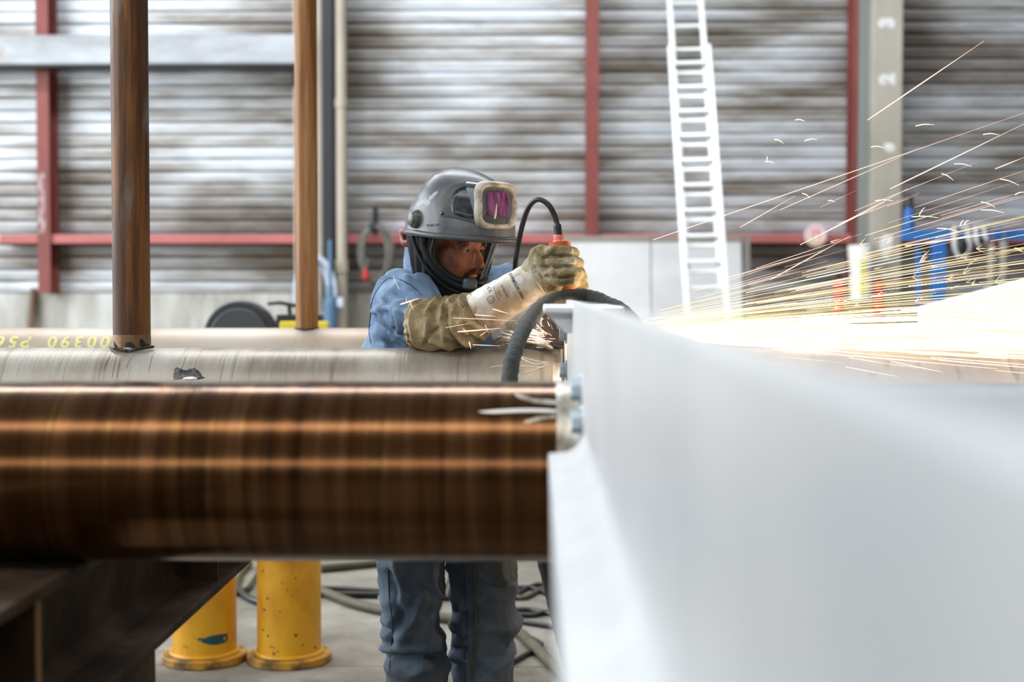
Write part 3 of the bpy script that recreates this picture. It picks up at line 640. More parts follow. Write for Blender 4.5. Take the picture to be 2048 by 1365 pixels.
# white sheet lit by the sparks
D = 4.6; a, b = P(1893, 622, D), P(2150, 553, D); wsx = root('white_crate', (b.x, D, 0), 'white covered crate standing in the stream of sparks', 'crate')
z0 = P(1893, 665, D).z
MB().add([(a.x, D, 0), (a.x, D, a.z), (b.x, D, b.z), (b.x, D, 0), (a.x, D+.35, 0), (a.x, D+.35, a.z+.01), (b.x, D+.35, b.z+.01), (b.x, D+.35, 0)],
   [(0,3,2,1),(4,5,6,7),(1,2,6,5),(0,4,7,3),(0,1,5,4),(3,7,6,2)]).build('cover', M['whitesheet'], wsx, bevel=.006)
MB().box((a.x+.02, D+.02, 0), (b.x-.02, D+.33, .06)).build('pallet', M['rustbar'], wsx)

# floor cables
def floorline(px, r, m, name, lab, lift=0, k=8):
    pts = []
    for q in px:
        p = PF(q[0], q[1], r); pts.append(p+V((0, 0, q[2] if len(q) > 2 else 0)))
    rt = root(name, tuple(pts[0]), lab, 'cable', None); MB().sweep(crom(pts, k), r, 10).build('cable', m, rt, True); return rt
floorline([(560, 1176), (640, 1183), (700, 1205), (770, 1222), (850, 1232), (900, 1238), (960, 1247), (1030, 1262), (1065, 1290), (1100, 1325), (1140, 1362), (1180, 1400)], .022, M['olive'], 'floor_hose', 'thick olive hose lying across the floor behind the welder')
floorline([(600, 1180), (660, 1178), (720, 1181), (772, 1184), (830, 1188), (900, 1192), (1010, 1188)], .013, M['cable'], 'floor_cable', 'black cable lying straight behind the olive hose')
floorline([(600, 1186), (680, 1190), (760, 1191), (850, 1194), (900, 1196)], .016, M['cable'], 'floor_cable', 'thicker black cable lying beside the yellow stand')
floorline([(500, 1128), (482, 1150), (476, 1175), (490, 1192), (520, 1205), (560, 1208)], .016, M['cable'], 'floor_cable', 'black cable curving between the two yellow stands')
floorline([(440, 1190), (490, 1182), (512, 1155), (530, 1130)], .014, M['cable'], 'floor_cable', 'black cable crossing another one between the yellow stands')
floorline([(640, 1138), (690, 1133), (760, 1126), (820, 1118)], .022, M['olive'], 'floor_hose', 'dark olive hose lying far back on the floor')
floorline([(765, 1204), (760, 1190), (770, 1180), (782, 1182)], .009, M['strap'], 'cable_tie', 'small pale loop on the floor cables')
loops = [[(1020, 1200), (1045, 1182), (1075, 1170), (1110, 1172), (1150, 1182)], [(1020, 1178), (1060, 1176), (1100, 1190), (1140, 1206)], [(1020, 1192), (1050, 1196), (1090, 1176), (1130, 1168)],
         [(1020, 1221), (1060, 1220), (1100, 1228), (1150, 1234)], [(1020, 1229), (1065, 1231), (1105, 1222), (1150, 1212)], [(1020, 1240), (1060, 1247), (1105, 1254), (1150, 1262)]]
for k, l in enumerate(loops):
    o = floorline(l, .012, M['cable'] if k != 2 else M['olive'], 'floor_cable', 'thin olive cable in the tangle of black floor cables' if k == 2 else 'thin black cable in the tangle on the floor behind the beam'); o['group'] = 'tangled floor cables'
floorline([(1018, 1262), (1050, 1272), (1078, 1286), (1082, 1292), (1065, 1303), (1016, 1330)], .011, M['cable'], 'floor_cable', 'thin black cable doubling back over the olive hose')

# thick black hose looping over the beam
hp = [P(1140, 1330, 3.2), P(1118, 1240, 3.05), P(1098, 1150, 2.95), P(1070, 1040, 2.9), P(1040, 920, 2.9), P(1022, 820, 2.92), P(1020, 750, 2.95), P(1030, 700, 3.0), P(1050, 654, 3.1), P(1084, 614, 3.24), P(1125, 596, 3.33), P(1172, 593, 3.36), P(1215, 608, 3.33), P(1262, 640, 3.27), P(1330, 760, 3.2), P(1345, 1000, 3.15)]
hr = root('extraction_hose', tuple(hp[0]), 'thick black fabric-covered hose looping over the white beam', 'hose')
cp = crom(hp, 14); MB().sweep(cp, lambda i, th: .0175*(1+.035*math.sin(i*1.7)+.03*math.sin(i*.61+th)), 16).build('hose', M['hose'], hr, True)

# ================================================================ PERSON
BF = V((.616, -.788, 0)); BS = V((-.788, -.616, 0)); UP = V((0, 0, 1))
BM = Matrix((BF, BS, UP)).transposed()
pe = root('person', (-.25, 3.95, 0), 'person in blue work jacket, black welding hood and leather gauntlets bending over a grinder', 'person')
RSH, LSH = V((-.396, 3.78, 1.405)), V((-.105, 3.96, 1.425))
REL, RWR = P(872, 650, 3.475), P(1074, 557, 3.43)
LEL, LWR = V((-.10, 3.74, 1.285)), P(1128, 597, 3.56)
# head frame
HO = P(908, 470, 3.72); hy, hpitch = R(46), R(5)
f0 = V((math.cos(hy), -math.sin(hy), 0)); HS = V((-math.sin(hy), -math.cos(hy), 0))
HF = (f0*math.cos(hpitch) - UP*math.sin(hpitch)).normalized(); HU = HS.cross(HF).normalized()
if HU.z < 0: HU = -HU
HM = Matrix((HF, HS, HU)).transposed()
def H(f, s, z): return HO + HF*f + HS*s + HU*z
hf_ = V((math.cos(R(36)), -math.sin(R(36)), -.06)).normalized(); hs_ = V((-math.sin(R(36)), -math.cos(R(36)), 0)); hu_ = hs_.cross(hf_); hu_ = hu_ if hu_.z > 0 else -hu_
HM2 = Matrix((hf_, hs_, hu_)).transposed()
def H2(f, s, z): return HO + hf_*f + hs_*s + hu_*z
b = MB()
b.ball(H2(-.012, 0, .035), (.095, .075, .10), HM2); b.ball(H2(.018, 0, -.055), (.058, .058, .088), HM2)
b.cap([H2(.062, .022, -.020), H2(.068, 0, -.022), H2(.062, -.022, -.020)], [.013, .014, .013]); b.cap([H2(.070, 0, -.034), H2(.092, 0, -.074)], [.009, .0125])
for s in (-1, 1):
    b.ball(H2(.078, s*.012, -.078), .0085); b.ball(H2(.046, s*.036, -.062), (.022, .022, .025), HM2); b.ball(H2(-.012, s*.076, -.045), (.017, .008, .03), HM2)
b.ball(H2(.066, 0, -.103), (.012, .024, .007), HM2); b.ball(H2(.060, 0, -.112), (.010, .018, .006), HM2); b.ball(H2(.055, 0, -.132), (.022, .026, .02), HM2)
nb = V((-.268, 3.86, 1.43))
b.cap([H2(-.03, 0, -.05), nb], [.056, .066]); b.cap([nb, V((-.26, 3.93, 1.25)), V((-.26, 3.97, .98))], [.08, .13, .13])
b.cap([nb, RSH+V((.03, .02, 0)), REL, RWR], [.055, .045, .035, .03]); b.cap([nb, LSH, LEL, LWR], [.06, .055, .04, .03])
b.cap([V((-.31, 3.93, .92)), V((-.345, 3.885, .5)), V((-.335, 3.92, .1))], [.075, .055, .04]); b.cap([V((-.2, 3.98, .92)), V((-.165, 3.97, .5)), V((-.15, 4.0, .1))], [.075, .055, .04])
body, tb = blob(b, 'body', M['skin'], pe, .0055, 3)
for s in (-1, 1):
    e = MB().ball(H2(.0605, s*.030, -.036), .0115).build('eye', M['eyewhite'], body, True); MB().ball(H2(.0705, s*.0285, -.0385), .0045).build('iris', M['iris'], body, True)
    MB().cap([H2(.070, s*.014, -.018), H2(.068, s*.032, -.013), H2(.058, s*.046, -.02)], [.004, .005, .003], 8).build('eyebrow', M['beard'], body, True)
    MB().cap([H2(.071, s*.018, -.030), H2(.073, s*.030, -.027), H2(.066, s*.042, -.032)], [.003, .0035, .003], 8).build('eyelid', M['skin'], body, True)
b = MB().cap([H2(.072, .028, -.100), H2(.083, .012, -.092), H2(.084, 0, -.091), H2(.083, -.012, -.092), H2(.072, -.028, -.100)], [.006, .007, .007, .007, .006], 8)
b.cap([H2(.073, .028, -.10), H2(.062, .032, -.122), H2(.066, .015, -.142), H2(.070, 0, -.146), H2(.066, -.015, -.142), H2(.062, -.032, -.122), H2(.073, -.028, -.10)], [.007, .011, .015, .017, .015, .011, .007], 8)
blob(b, 'beard', M['beard'], body, .004, 2)

CRI = CR.inverted()
def proj(p):
    q = CRI @ (p-C0); return 1024-q.x/q.z*FP, 682.5+q.y/q.z*FP
def sdist(u, v, line):
    best = 1e9
    for (ax_, ay_), (bx_, by_) in zip(line, line[1:]):
        dx, dy = bx_-ax_, by_-ay_; t = max(0, min(1, ((u-ax_)*dx+(v-ay_)*dy)/(dx*dx+dy*dy))); best = min(best, math.hypot(u-ax_-t*dx, v-ay_-t*dy))
    return best
def folds(p, n, lines):
    if n.dot(p-C0) > 0: return 0
    u, v = proj(p); a = 0
    for am, wd, line in lines:
        d = sdist(u, v, line)
        if d < 3*wd: a += am*math.exp(-(d/wd)**2)
    return a
JF = [(-.012, 6, [(745, 642), (765, 657), (780, 672)]), (-.012, 6, [(768, 624), (784, 642), (790, 664)]), (-.010, 5, [(802, 630), (807, 650), (808, 670)]), (-.014, 7, [(742, 684), (775, 688), (815, 690)]),
      (-.009, 4, [(793, 588), (815, 598), (840, 600)]), (-.009, 5, [(765, 604), (800, 614), (828, 612)]), (.010, 6, [(742, 624), (775, 615), (812, 603)]), (.010, 5, [(778, 630), (785, 655)]), (.010, 5, [(795, 622), (799, 662)]),
      (.009, 6, [(750, 668), (790, 680)]), (-.006, 4, [(772, 552), (800, 548), (825, 560)]), (-.006, 4, [(800, 572), (830, 585)]), (.006, 4, [(760, 590), (790, 580), (815, 586)])]
GF = [(-.010, 4, [(905, 598), (893, 612), (888, 640), (897, 668), (915, 690), (940, 702)]), (-.008, 4, [(935, 592), (918, 603), (912, 620), (916, 640)]), (-.008, 4, [(880, 600), (866, 618), (868, 642)]), (-.007, 4, [(958, 690), (940, 672), (926, 650)]),
      (.007, 5, [(898, 602), (880, 640), (888, 678)]), (.008, 5, [(922, 600), (902, 630), (908, 665), (932, 692)]), (-.006, 4, [(850, 690), (862, 668), (880, 655)]), (.006, 5, [(856, 640), (850, 670)])]
TF = [(-.020, 6, [(768, 1312), (800, 1319), (835, 1316), (872, 1312)]), (.014, 9, [(770, 1298), (820, 1300), (868, 1296)]), (-.016, 9, [(776, 1150), (792, 1190), (800, 1230), (790, 1262)]), (.014, 10, [(800, 1285), (830, 1240), (850, 1190)]),
      (-.014, 4, [(902, 1226), (930, 1227)]), (-.012, 4, [(902, 1272), (930, 1277)]), (-.012, 4, [(904, 1300), (932, 1297)]), (-.012, 4, [(904, 1330), (932, 1324)]), (.012, 7, [(906, 1245), (928, 1248)]), (-.012, 8, [(895, 1150), (915, 1190), (910, 1215)]),
      (-.012, 5, [(770, 1255), (785, 1268), (780, 1290)]), (-.008, 6, [(960, 1160), (1000, 1175), (1025, 1165)])]
HF_ = [(-.006, 3, [(1088, 515), (1115, 514), (1143, 511)]), (-.006, 3, [(1084, 534), (1118, 535), (1152, 530)]), (-.006, 3, [(1092, 553), (1122, 556), (1152, 550)]), (-.004, 4, [(1072, 500), (1085, 515), (1090, 540)]), (-.004, 4, [(1070, 535), (1085, 560), (1100, 572)])]
# jacket
def ridged(p, s): return 1-abs(noise.noise(p*s))*2
def push_pipe(q, y=Y2, off=.002):
    d = V((0, q.y-y, q.z-ZC)); L = d.length
    if L < RP+off and L > 1e-6 and q.x < .06: d = d*((RP+off)/L); return V((q.x, y+d.y, ZC+d.z))
    return q
b = MB()
b.ball((-.276, 3.945, 1.20), (.165, .245, .28), BM); b.ball((-.262, 3.97, .98), (.15, .20, .2), BM); b.ball((-.265, 3.89, 1.345), (.13, .20, .12), BM)
b.cap([RSH+V((.035, .03, -.01)), RSH.lerp(REL, .5)+V((-.005, 0, .005)), REL+V((0, 0, .0))], [.090, .080, .040]); b.cap([LSH, LSH.lerp(LEL, .5), LEL], [.075, .075, .066]); b.cap([LEL, LEL.lerp(LWR, .45)], [.062, .052])
b.cap([V((-.285, 3.87, 1.435)), RSH+V((.03, .03, -.005))], [.075, .075]); b.cap([V((-.245, 3.88, 1.41)), LSH+V((-.03, 0, .01))], [.085, .065])
def jd(p, n):
    ax = (REL-RSH).normalized(); q = p-RSH; t = q.dot(ax)
    w_ = p+V((noise.noise(p*6), noise.noise(p*6+V((9, 0, 0))), 0))*.05
    a = .013*max(0, ridged(V((w_.x*1.2+w_.z*.7, w_.y*.5, w_.z*.8)), 8))**2 + .004*noise.noise(p*22)-.004
    if t > .06 and (q-ax*t).length < .12:      # diagonal drag folds round the upper arm
        a += .015*max(0, math.sin(t*62+5*noise.noise(p*7)+math.atan2(q.z, q.x)*1.4))*min(1, (t-.06)*9)*max(0, min(1, (.26-t)*9))
    return push_pipe(p+n*(a+folds(p, n, JF)))
jk, tj = blob(b, 'jacket', M['jacket'], pe, .0065, 5, jd)
surfline(tj, [(789, 556), (772, 560), (756, 578), (745, 600), (739, 630), (738, 660), (742, 688)], .0016, -.0002, 'seam', M['seam'], jk)
surfline(tj, [(789, 556), (806, 562), (826, 574), (845, 592)], .0015, -.0002, 'seam', M['seam'], jk)
surfline(tj, [(787, 552), (790, 562), (800, 580)], .0013, .0002, 'seam', M['piping'], jk)
# collar: standing band round the neck
def collarpt(a, h):
    c = V((-.282, 3.85, 1.478)); rr = .080+.018*h/.07*-.2; ca, sa = math.cos(a), math.sin(a)
    return c + V((rr*1.05*ca, rr*sa, 0)) + V((-.02, .02, 1))*0 + V((0, 0, h-.03*math.cos(a-.2)))
cb = MB(); na = 40; vs = []; prof = [(0, -.05), (0.004, .0), (.0, .055), (-.006, .060), (-.010, .055), (-.008, -.05)]
for i in range(na):
    a = 2*math.pi*i/na
    for dr, h in prof:
        p = collarpt(a, h); cdir = V((math.cos(a), math.sin(a), 0)); vs.append(p+cdir*dr)
fs = [(i*6+k, i*6+(k+1) % 6, ((i+1) % na)*6+(k+1) % 6, ((i+1) % na)*6+k) for i in range(na) for k in range(6)]
cb.add(vs, fs); cl = cb.build('collar', M['jacket'], jk, True)
MB().sweep([collarpt(2*math.pi*i/na, -.03)+V((math.cos(2*math.pi*i/na), math.sin(2*math.pi*i/na), 0))*.007 for i in range(na)], .0022, 6, closed=True).build('collar_seam', M['piping'], jk, True)

# trousers
b = MB(); b.ball((-.255, 3.97, .92), (.14, .19, .16), BM)
b.cap([V((-.335, 3.90, .88)), V((-.352, 3.88, .68)), V((-.347, 3.875, .5)), V((-.343, 3.91, .32)), V((-.338, 3.93, .13))], [.098, .090, .081, .080, .080], 18)
b.cap([V((-.185, 3.98, .88)), V((-.168, 3.965, .68)), V((-.160, 3.955, .5)), V((-.152, 3.985, .32)), V((-.148, 4.0, .13))], [.100, .099, .095, .088, .085], 18)
def td(p, n):
    a = .020*max(0, ridged(V((p.x*1.3+p.z*.5, p.y*.8, p.z*.9)), 7))**2 + .005*noise.noise(p*20)-.004
    for zk, am in ((.49, .014), (.40, .010), (.58, .008)):
        a += am*math.exp(-((p.z-zk-.03*noise.noise(V((p.x, p.y, 0))*9))/.016)**2)
    return p+n*(a-.006+folds(p, n, TF))
tro, tt = blob(b, 'trousers', M['trousers'], pe, .0065, 3, td)
surfline(tt, [(949, 1120), (950, 1180), (951, 1250), (949, 1310), (943, 1362), (936, 1420)], .0042, .001, 'leg_tape', M['olive'], tro)
surfline(tt, [(927, 1120), (931, 1200), (933, 1270), (929, 1330), (930, 1400)], .0018, .0, 'seam', M['seam'], tro)
surfline(tt, [(776, 1130), (779, 1200), (785, 1250), (783, 1290), (778, 1350)], .0018, .0, 'seam', M['seam'], tro)
for cx, cy in ((-.338, 3.93), (-.148, 4.0)):
    b = MB().cap([V((cx, cy, .10)), V((cx, cy, .20))], [.062, .066]); b.cap([V((cx, cy, .055)), V((cx, cy, .05))+BF*.10, V((cx, cy, .043))+BF*.16], [.052, .048, .040])
    o, _ = blob(b, 'boot', M['boot'], pe, .008, 3, lambda p, n: V((p.x, p.y, max(p.z, .0))))

# right gauntlet: swept cuff with ruffled mouth and folds
ax = [(822, 652, 3.50, 46), (836, 652, 3.495, 50), (856, 652, 3.485, 52), (880, 651, 3.475, 53), (906, 648, 3.465, 54), (930, 641, 3.455, 52), (948, 633, 3.45, 48), (966, 623, 3.445, 41), (990, 609, 3.44, 36)]
def gaunt(axp, ruffle, lump, name, m, parent, n=128, sub=12, ext=None):
    pts = [P(u_, v_, y_) for u_, v_, y_, r in axp]; rr = [V((r*y_/FP, 0, 0)) for u_, v_, y_, r in axp]
    cp = crom(pts, sub); cr = [q.x for q in crom(rr, sub)]; T = len(cp)
    def rad(i, th):
        t = i/(T-1); r = cr[i]
        if ruffle:
            e = max(0, 1-t*5.5); r *= 1+.09*e*math.sin(th*15+2*math.sin(th*3))
            r *= 1 - .10*max(0, 1-t*14)
        if lump:
            p = cp[i]; q = V((math.cos(th), math.sin(th), t*3.0))
            f = math.sin(t*23+1.6*math.sin(th+.6)+2.2*noise.noise(V((math.cos(th)*1.3, math.sin(th)*1.3, t*2.5))))
            r += lump*(.6*(1-abs(f))*1.5-.3) * min(1, .35+t*3)*max(.15, min(1, (1-t)*5)) + lump*.35*noise.noise(q*2.2)
        return r
    mb = MB().sweep(cp, rad, n)
    if ruffle and lump > .005: mb.v = [p+(p-cp[i//n]).normalized()*folds(p, p-cp[i//n], GF) for i, p in enumerate(mb.v)]
    mb.v = [push_pipe(p) for p in mb.v]
    if ext: mb.v = [ext(p) for p in mb.v]
    return mb.build(name, m, parent, True, ang=80), bvh(mb), cp, cr
gauntlet, tg, gcp, gcr = gaunt(ax, True, .0105, 'gauntlet', M['leather'], pe)
cf = [(955, 630, 3.448, 43.5), (962, 626, 3.447, 44.5), (985, 612, 3.442, 44), (1010, 597, 3.438, 42), (1040, 578, 3.434, 39.5), (1068, 561, 3.43, 37.5), (1079, 554, 3.43, 37)]
cuff, tc_, ccp, ccr = gaunt(cf, False, .0015, 'cuff', M['cuff'], gauntlet)
# printed words, laid on the cuff by raycast in the plane of the picture
def print_text(s, c, size, ang, squeeze=1.0, bold=0.0, tree=tc_, parent=cuff, m=M['ink'], name='print', off=.0006):
    vs, fs = textverts(s, size, bold*size); ca, sa = math.cos(R(ang)), math.sin(R(ang)); out_ = []
    for p in vs:
        x, y = p.x*squeeze, -p.y; u_ = c[0]+x*ca-y*sa; v_ = c[1]+x*sa+y*ca
        h = hit(tree, u_, v_, off)
        if h is None: return None
        out_.append(h)
    return MB().add(out_, fs).build(name, m, parent)
print_text('DORMÜLLER GMBH', (1033, 573), 8.2, 62, .80, .02)
print_text('417 BOZ 004', (1009, 583), 5.6, 62, .85, .01); print_text('Typ 1A', (999, 588), 5.0, 62, .85, .01)
print_text('CE', (979, 580), 10, 62, .95, .0); surfline(tc_, [(986, 573), (992, 588), (999, 602)], .0005, .0003, 'printed_line', M['ink'], cuff)
for a in ([(1012, 564), (1019, 578), (1026, 592)], [(1022, 562), (1027, 572), (1030, 580)]): surfline(tc_, a, .0006, .0003, 'printed_line', M['strap'], cuff)
surfline(tc_, [(974, 597), (983, 592), (988, 601), (979, 607), (974, 597)], .0005, .0003, 'printed_shield', M['ink'], cuff)
decal(tc_, [(1030, 556), (1042, 552), (1047, 562), (1036, 568)], .0005, 'printed_patch', M['strap'], cuff, 3)
surfline(tc_, [(1056, 526), (1062, 545), (1074, 566), (1090, 588)], .0018, .0008, 'cuff_seam', M['leatherl'], cuff)
# right hand: closed round the grinder
b = MB()
b.cap([P(1066, 556, 3.43), P(1082, 540, 3.425), P(1098, 528, 3.415)], [.040, .043, .036], 16)
b.cap([P(1084, 520, 3.41), P(1090, 560, 3.42), P(1106, 566, 3.412)], [.036, .034, .026], 16)
for v_, e, r in ((502, 0, .0136), (523, 10, .0134), (543, 13, .0130), (561, 6, .0122)):
    b.cap([P(1082, v_+4, 3.405), P(1106, v_, 3.376), P(1134+e, v_+2, 3.378), P(1147+e, v_+4, 3.405), P(1146+e, v_+5, 3.44), P(1130, v_+6, 3.468)], [r*1.1, r*1.05, r, r*.97, r*.95, r*.9], 12)
b.cap([P(1080, 540, 3.45), P(1098, 520, 3.475), P(1122, 510, 3.478)], [.024, .018, .015], 12)
def hd(p, n): return p+n*(folds(p, n, HF_)+.0028*ridged(p, 38)+.0014*noise.noise(p*90)-.001)
rh, trh = blob(b, 'glove_hand', M['leatherh'], gauntlet, .0032, 2, hd)
for a in ([(1085, 513), (1110, 514), (1140, 512)], [(1084, 532), (1115, 533), (1150, 531)], [(1090, 551), (1120, 553), (1152, 549)]): surfline(trh, a, .0016, -.0006, 'finger_seam', M['leather'], rh)
# left gauntlet and hand
lx = [(1012, 690, 3.66, 40), (1035, 668, 3.64, 43), (1060, 645, 3.61, 43), (1090, 622, 3.58, 39), (1122, 602, 3.555, 34), (1136, 594, 3.545, 31)]
lg, tlg, _, _ = gaunt(lx, True, .003, 'gauntlet', M['leatherl'], pe, 40)
b = MB(); b.cap([P(1130, 598, 3.55), P(1148, 578, 3.53), P(1152, 560, 3.52)], [.034, .036, .030])
for k, (u_, v_) in enumerate(((1146, 546), (1158, 556), (1165, 572), (1166, 590))):
    b.cap([P(1146, v_+6, 3.52), P(u_, v_, 3.49), P(u_+1, v_+8, 3.465), P(u_-10, v_+14, 3.45)], [.016, .0145, .0135, .012])
b.cap([P(1140, 570, 3.55), P(1125, 552, 3.525), P(1118, 548, 3.50)], [.018, .015, .014])
blob(b, 'glove_hand', M['leatherh'], lg, .004, 3, hd)

# ================================================================ WELDING HELMET
he = root('welding_helmet', tuple(HO), 'grey-black welding helmet with purple filter window and amber face visor', 'helmet')
def slices(tab, name):
    ks = sorted(tab); 
    def f(z, ph):
        z = min(max(z, ks[0]), ks[-1]); i = 0
        while i < len(ks)-2 and z > ks[i+1]: i += 1
        a, b_ = ks[i], ks[i+1]; t = (z-a)/(b_-a); p = abs((math.degrees(ph)+180) % 360-180)/45.0; k = min(int(p), 3); q = p-k
        def at(row):
            r = [row[min(max(abs(j) if j <= 4 else 8-j, 0), 4)] for j in (k-1, k, k+1, k+2)]
            return .5*((2*r[1])+(r[2]-r[0])*q+(2*r[0]-5*r[1]+4*r[2]-r[3])*q*q+(3*r[1]-r[0]-3*r[2]+r[3])*q**3)
        return at(tab[a])*(1-t)+at(tab[b_])*t
    return f
SH = slices({0: (.172,.160,.128,.128,.108), .03: (.170,.158,.128,.128,.106), .05: (.167,.154,.127,.123,.10), .07: (.162,.149,.126,.113,.092), .10: (.150,.137,.119,.090,.078),
             .13: (.130,.119,.103,.068,.055), .150: (.104,.094,.084,.050,.038), .163: (.074,.066,.060,.034,.024), .172: (.040,.037,.035,.020,.014), .1765: (.003,)*5}, 'shell')
mb = MB(); zs = [-.006, 0, .008, .02, .03, .04, .05, .06, .07, .085, .10, .115, .13, .14, .15, .157, .163, .168, .172, .1745, .1765]; n = 72; vs = []
for z in zs:
    for k in range(n):
        ph = 2*math.pi*k/n; r = SH(z, ph); vs.append(H(r*math.cos(ph), r*math.sin(ph), z))
fs = [(i*n+k, i*n+(k+1) % n, (i+1)*n+(k+1) % n, (i+1)*n+k) for i in range(len(zs)-1) for k in range(n)]+[tuple((len(zs)-1)*n+k for k in range(n))]
mb.add(vs, fs); shell = mb.build('shell', M['shell'], he, True, ang=70); tsh = bvh(mb)
# brim along the lower rim
rim = [H(SH(0, a)*math.cos(a)+.006*max(0, math.cos(a)), SH(0, a)*math.sin(a), .002-.006*max(0, math.cos(a))) for a in [2*math.pi*k/72 for k in range(72)]]
MB().sweep(rim, .0075, 10, closed=True).build('brim', M['bezel'], shell, True)
# bezel recess, side window
decal(tsh, [(952, 356), (922, 363), (898, 377), (884, 395), (878, 412), (876, 427), (884, 434), (908, 437), (938, 445), (975, 453), (1008, 458), (1015, 430), (1000, 380)], .0022, 'bezel', M['bezel'], shell, 8, 6)
decal(tsh, [(945, 370), (922, 374), (908, 383), (903, 398), (902, 415), (905, 428), (915, 434), (945, 441), (965, 430), (965, 385)], .0050, 'side_window', M['sidewin'], shell, 6, 6)
h_ = hit(tsh, 884.5, 428, .003); MB().ball(h_, .0042).build('screw', M['black'], shell, True); MB().ball(hit(tsh, 884.5, 428, .006), .0022).build('screw', M['sticker'], shell, True)
for poly in ([(833, 410), (842, 403), (845, 407), (838, 414)], [(842, 403), (852, 398), (855, 403), (847, 408)], [(848, 406), (858, 400), (861, 407), (853, 412)], [(857, 396), (872, 383), (875, 386), (862, 400)]):
    decal(tsh, poly, .0006, 'sticker_residue', M['sticker'], shell, 2, 3, jag=.4)
print_text('9100 FX', (866, 451), 7.5, -4, 1.0, .01, tsh, shell, M['ink'], 'print', .0008)
# pivot knob, headband ratchet
def knob(c, ax_, r, h, m, name, par, n=28):
    z = ax_.normalized(); x_ = z.orthogonal().normalized(); y_ = z.cross(x_)
    Mx = Matrix(((x_.x, y_.x, z.x, c.x), (x_.y, y_.y, z.y, c.y), (x_.z, y_.z, z.z, c.z), (0, 0, 0, 1)))
    return MB().lathe([(r, -h*.6), (r, h*.35), (r*.93, h*.6), (r*.78, h*.72), (r*.74, h*.95), (r*.5, h*1.1), (r*.05, h*1.15)], Mx, n).build(name, m, par, True, ang=50)
kc = hit(tsh, 832, 438, .0); kn = (HS*.9-HF*.25); knob(kc, kn, .0245, .018, M['knob'], 'pivot_knob', shell)
knob(H(-.125, .02, .038), V((-.85, -.35, 0)), .020, .014, M['plastic'], 'ratchet_knob', he)
# window frame
FZ = .083; FW, FH = .0690, .0600
def rr_loop(w_, h_, f, n=56, e=4.2, zc=FZ, curve=1.4):
    out_ = []
    for k in range(n):
        a = 2*math.pi*k/n; c_, s_ = math.cos(a), math.sin(a); s2 = w_*math.copysign(abs(c_)**(2/e), c_); z2 = h_*math.copysign(abs(s_)**(2/e), s_)
        out_.append(H(f-curve*s2*s2-.16*max(0, z2), s2, zc+z2))
    return out_
hb = [rr_loop(FW+.004, FH+.003, .095), rr_loop(FW-.001, FH-.001, .162)]
MB().add(hb[0]+hb[1], [(k, (k+1) % 56, 56+(k+1) % 56, 56+k) for k in range(56)]).build('window_housing', M['sidewin'], he, True)
loops_ = [rr_loop(FW-.004, FH-.004, .157), rr_loop(FW+.001, FH+.001, .160), rr_loop(FW, FH, .168), rr_loop(FW-.006, FH-.005, .1745), rr_loop(.0575, .0500, .1745), rr_loop(.0540, .0465, .170), rr_loop(.0525, .0450, .160)]
n = 56; mb = MB().add([p for l in loops_ for p in l], [(i*n+k, i*n+(k+1) % n, (i+1)*n+(k+1) % n, (i+1)*n+k) for i in range(len(loops_)-1) for k in range(n)])
fr_ = mb.build('window_frame', M['frame'], he, True, ang=60)
def pane(w_, h_, f, name, m, par, zc=FZ, e=6):
    l = rr_loop(w_, h_, f, 40, e, zc); l2 = rr_loop(w_*.5, h_*.5, f, 40, e, zc); c_ = H(f, 0, zc)
    return MB().add(l+l2+[c_], [(k, (k+1) % 40, 40+(k+1) % 40, 40+k) for k in range(40)]+[(40+k, 40+(k+1) % 40, 80) for k in range(40)]).build(name, m, par, True)
pane(.053, .0455, .1625, 'lens_cover', M['lensouter'], fr_); pane(.037, .030, .1672, 'filter', M['filter'], fr_, FZ+.004)['label'] = 'purple filter glass'
MB().cap([H(.1650, .012, FZ-.036), H(.1680, .010, FZ-.022), H(.1676, .007, FZ+.004)], [.0035, .0026, .0008], 6).build('painted_reflection', M['whitepaint'], fr_, True)  # lens reflection modelled as a thin streak in white paint
# lower hood, visor
LO = slices({-.24: (.080,.075,.080,.082,.075), -.19: (.082,.070,.078,.080,.075), -.157: (.084,.074,.078,.082,.076), -.118: (.100,.082,.090,.096,.085), -.07: (.118,.098,.103,.110,.095), -.02: (.132,.114,.114,.122,.10), 0: (.136,.118,.117,.124,.103)}, 'lower')
BND = [(64, .0), (66, -.02), (70, -.05), (60, -.082), (44, -.102), (26, -.113), (0, -.117)]
def bz(ph):                      # lower edge of the glass at azimuth ph
    d = abs((math.degrees(ph)+180) % 360-180)
    if d > 70: return 1
    pr = [(0, -.117), (26, -.113), (44, -.102), (60, -.082), (70, -.05)]
    for (a, za_), (b_, zb_) in zip(pr, pr[1:]):
        if a <= d <= b_: return za_+(zb_-za_)*(d-a)/(b_-a)
    return 1
zs = [0-.003*k for k in range(80)]; n = 144; vs = []
for z in zs:
    for k in range(n):
        ph = 2*math.pi*k/n; r = LO(z, ph)
        d = abs((math.degrees(ph)+180) % 360-180)
        if d > 75: r += .004*math.sin(d*.35+z*40)*min(1, -z*12)
        vs.append(H(r*math.cos(ph), r*math.sin(ph), z))
gf, hf = [], []
for i in range(len(zs)-1):
    for k in range(n):
        f_ = (i*n+k, i*n+(k+1) % n, (i+1)*n+(k+1) % n, (i+1)*n+k); ph = 2*math.pi*(k+.5)/n; z = zs[i]-.0015
        if z < -.155 and abs((math.degrees(ph)+180) % 360-180) > 140: continue
        (gf if z > bz(ph) else hf).append(f_)
mbh = MB().add(vs, hf); hood = mbh.build('hood', M['hood'], he, True, ang=80)
tlo = BVHTree.FromPolygons(vs, gf+hf)
mbv = MB().add(vs, gf); me_ = mbv.mesh('visor', he); vis = link('visor', me_, M['visor'], he)
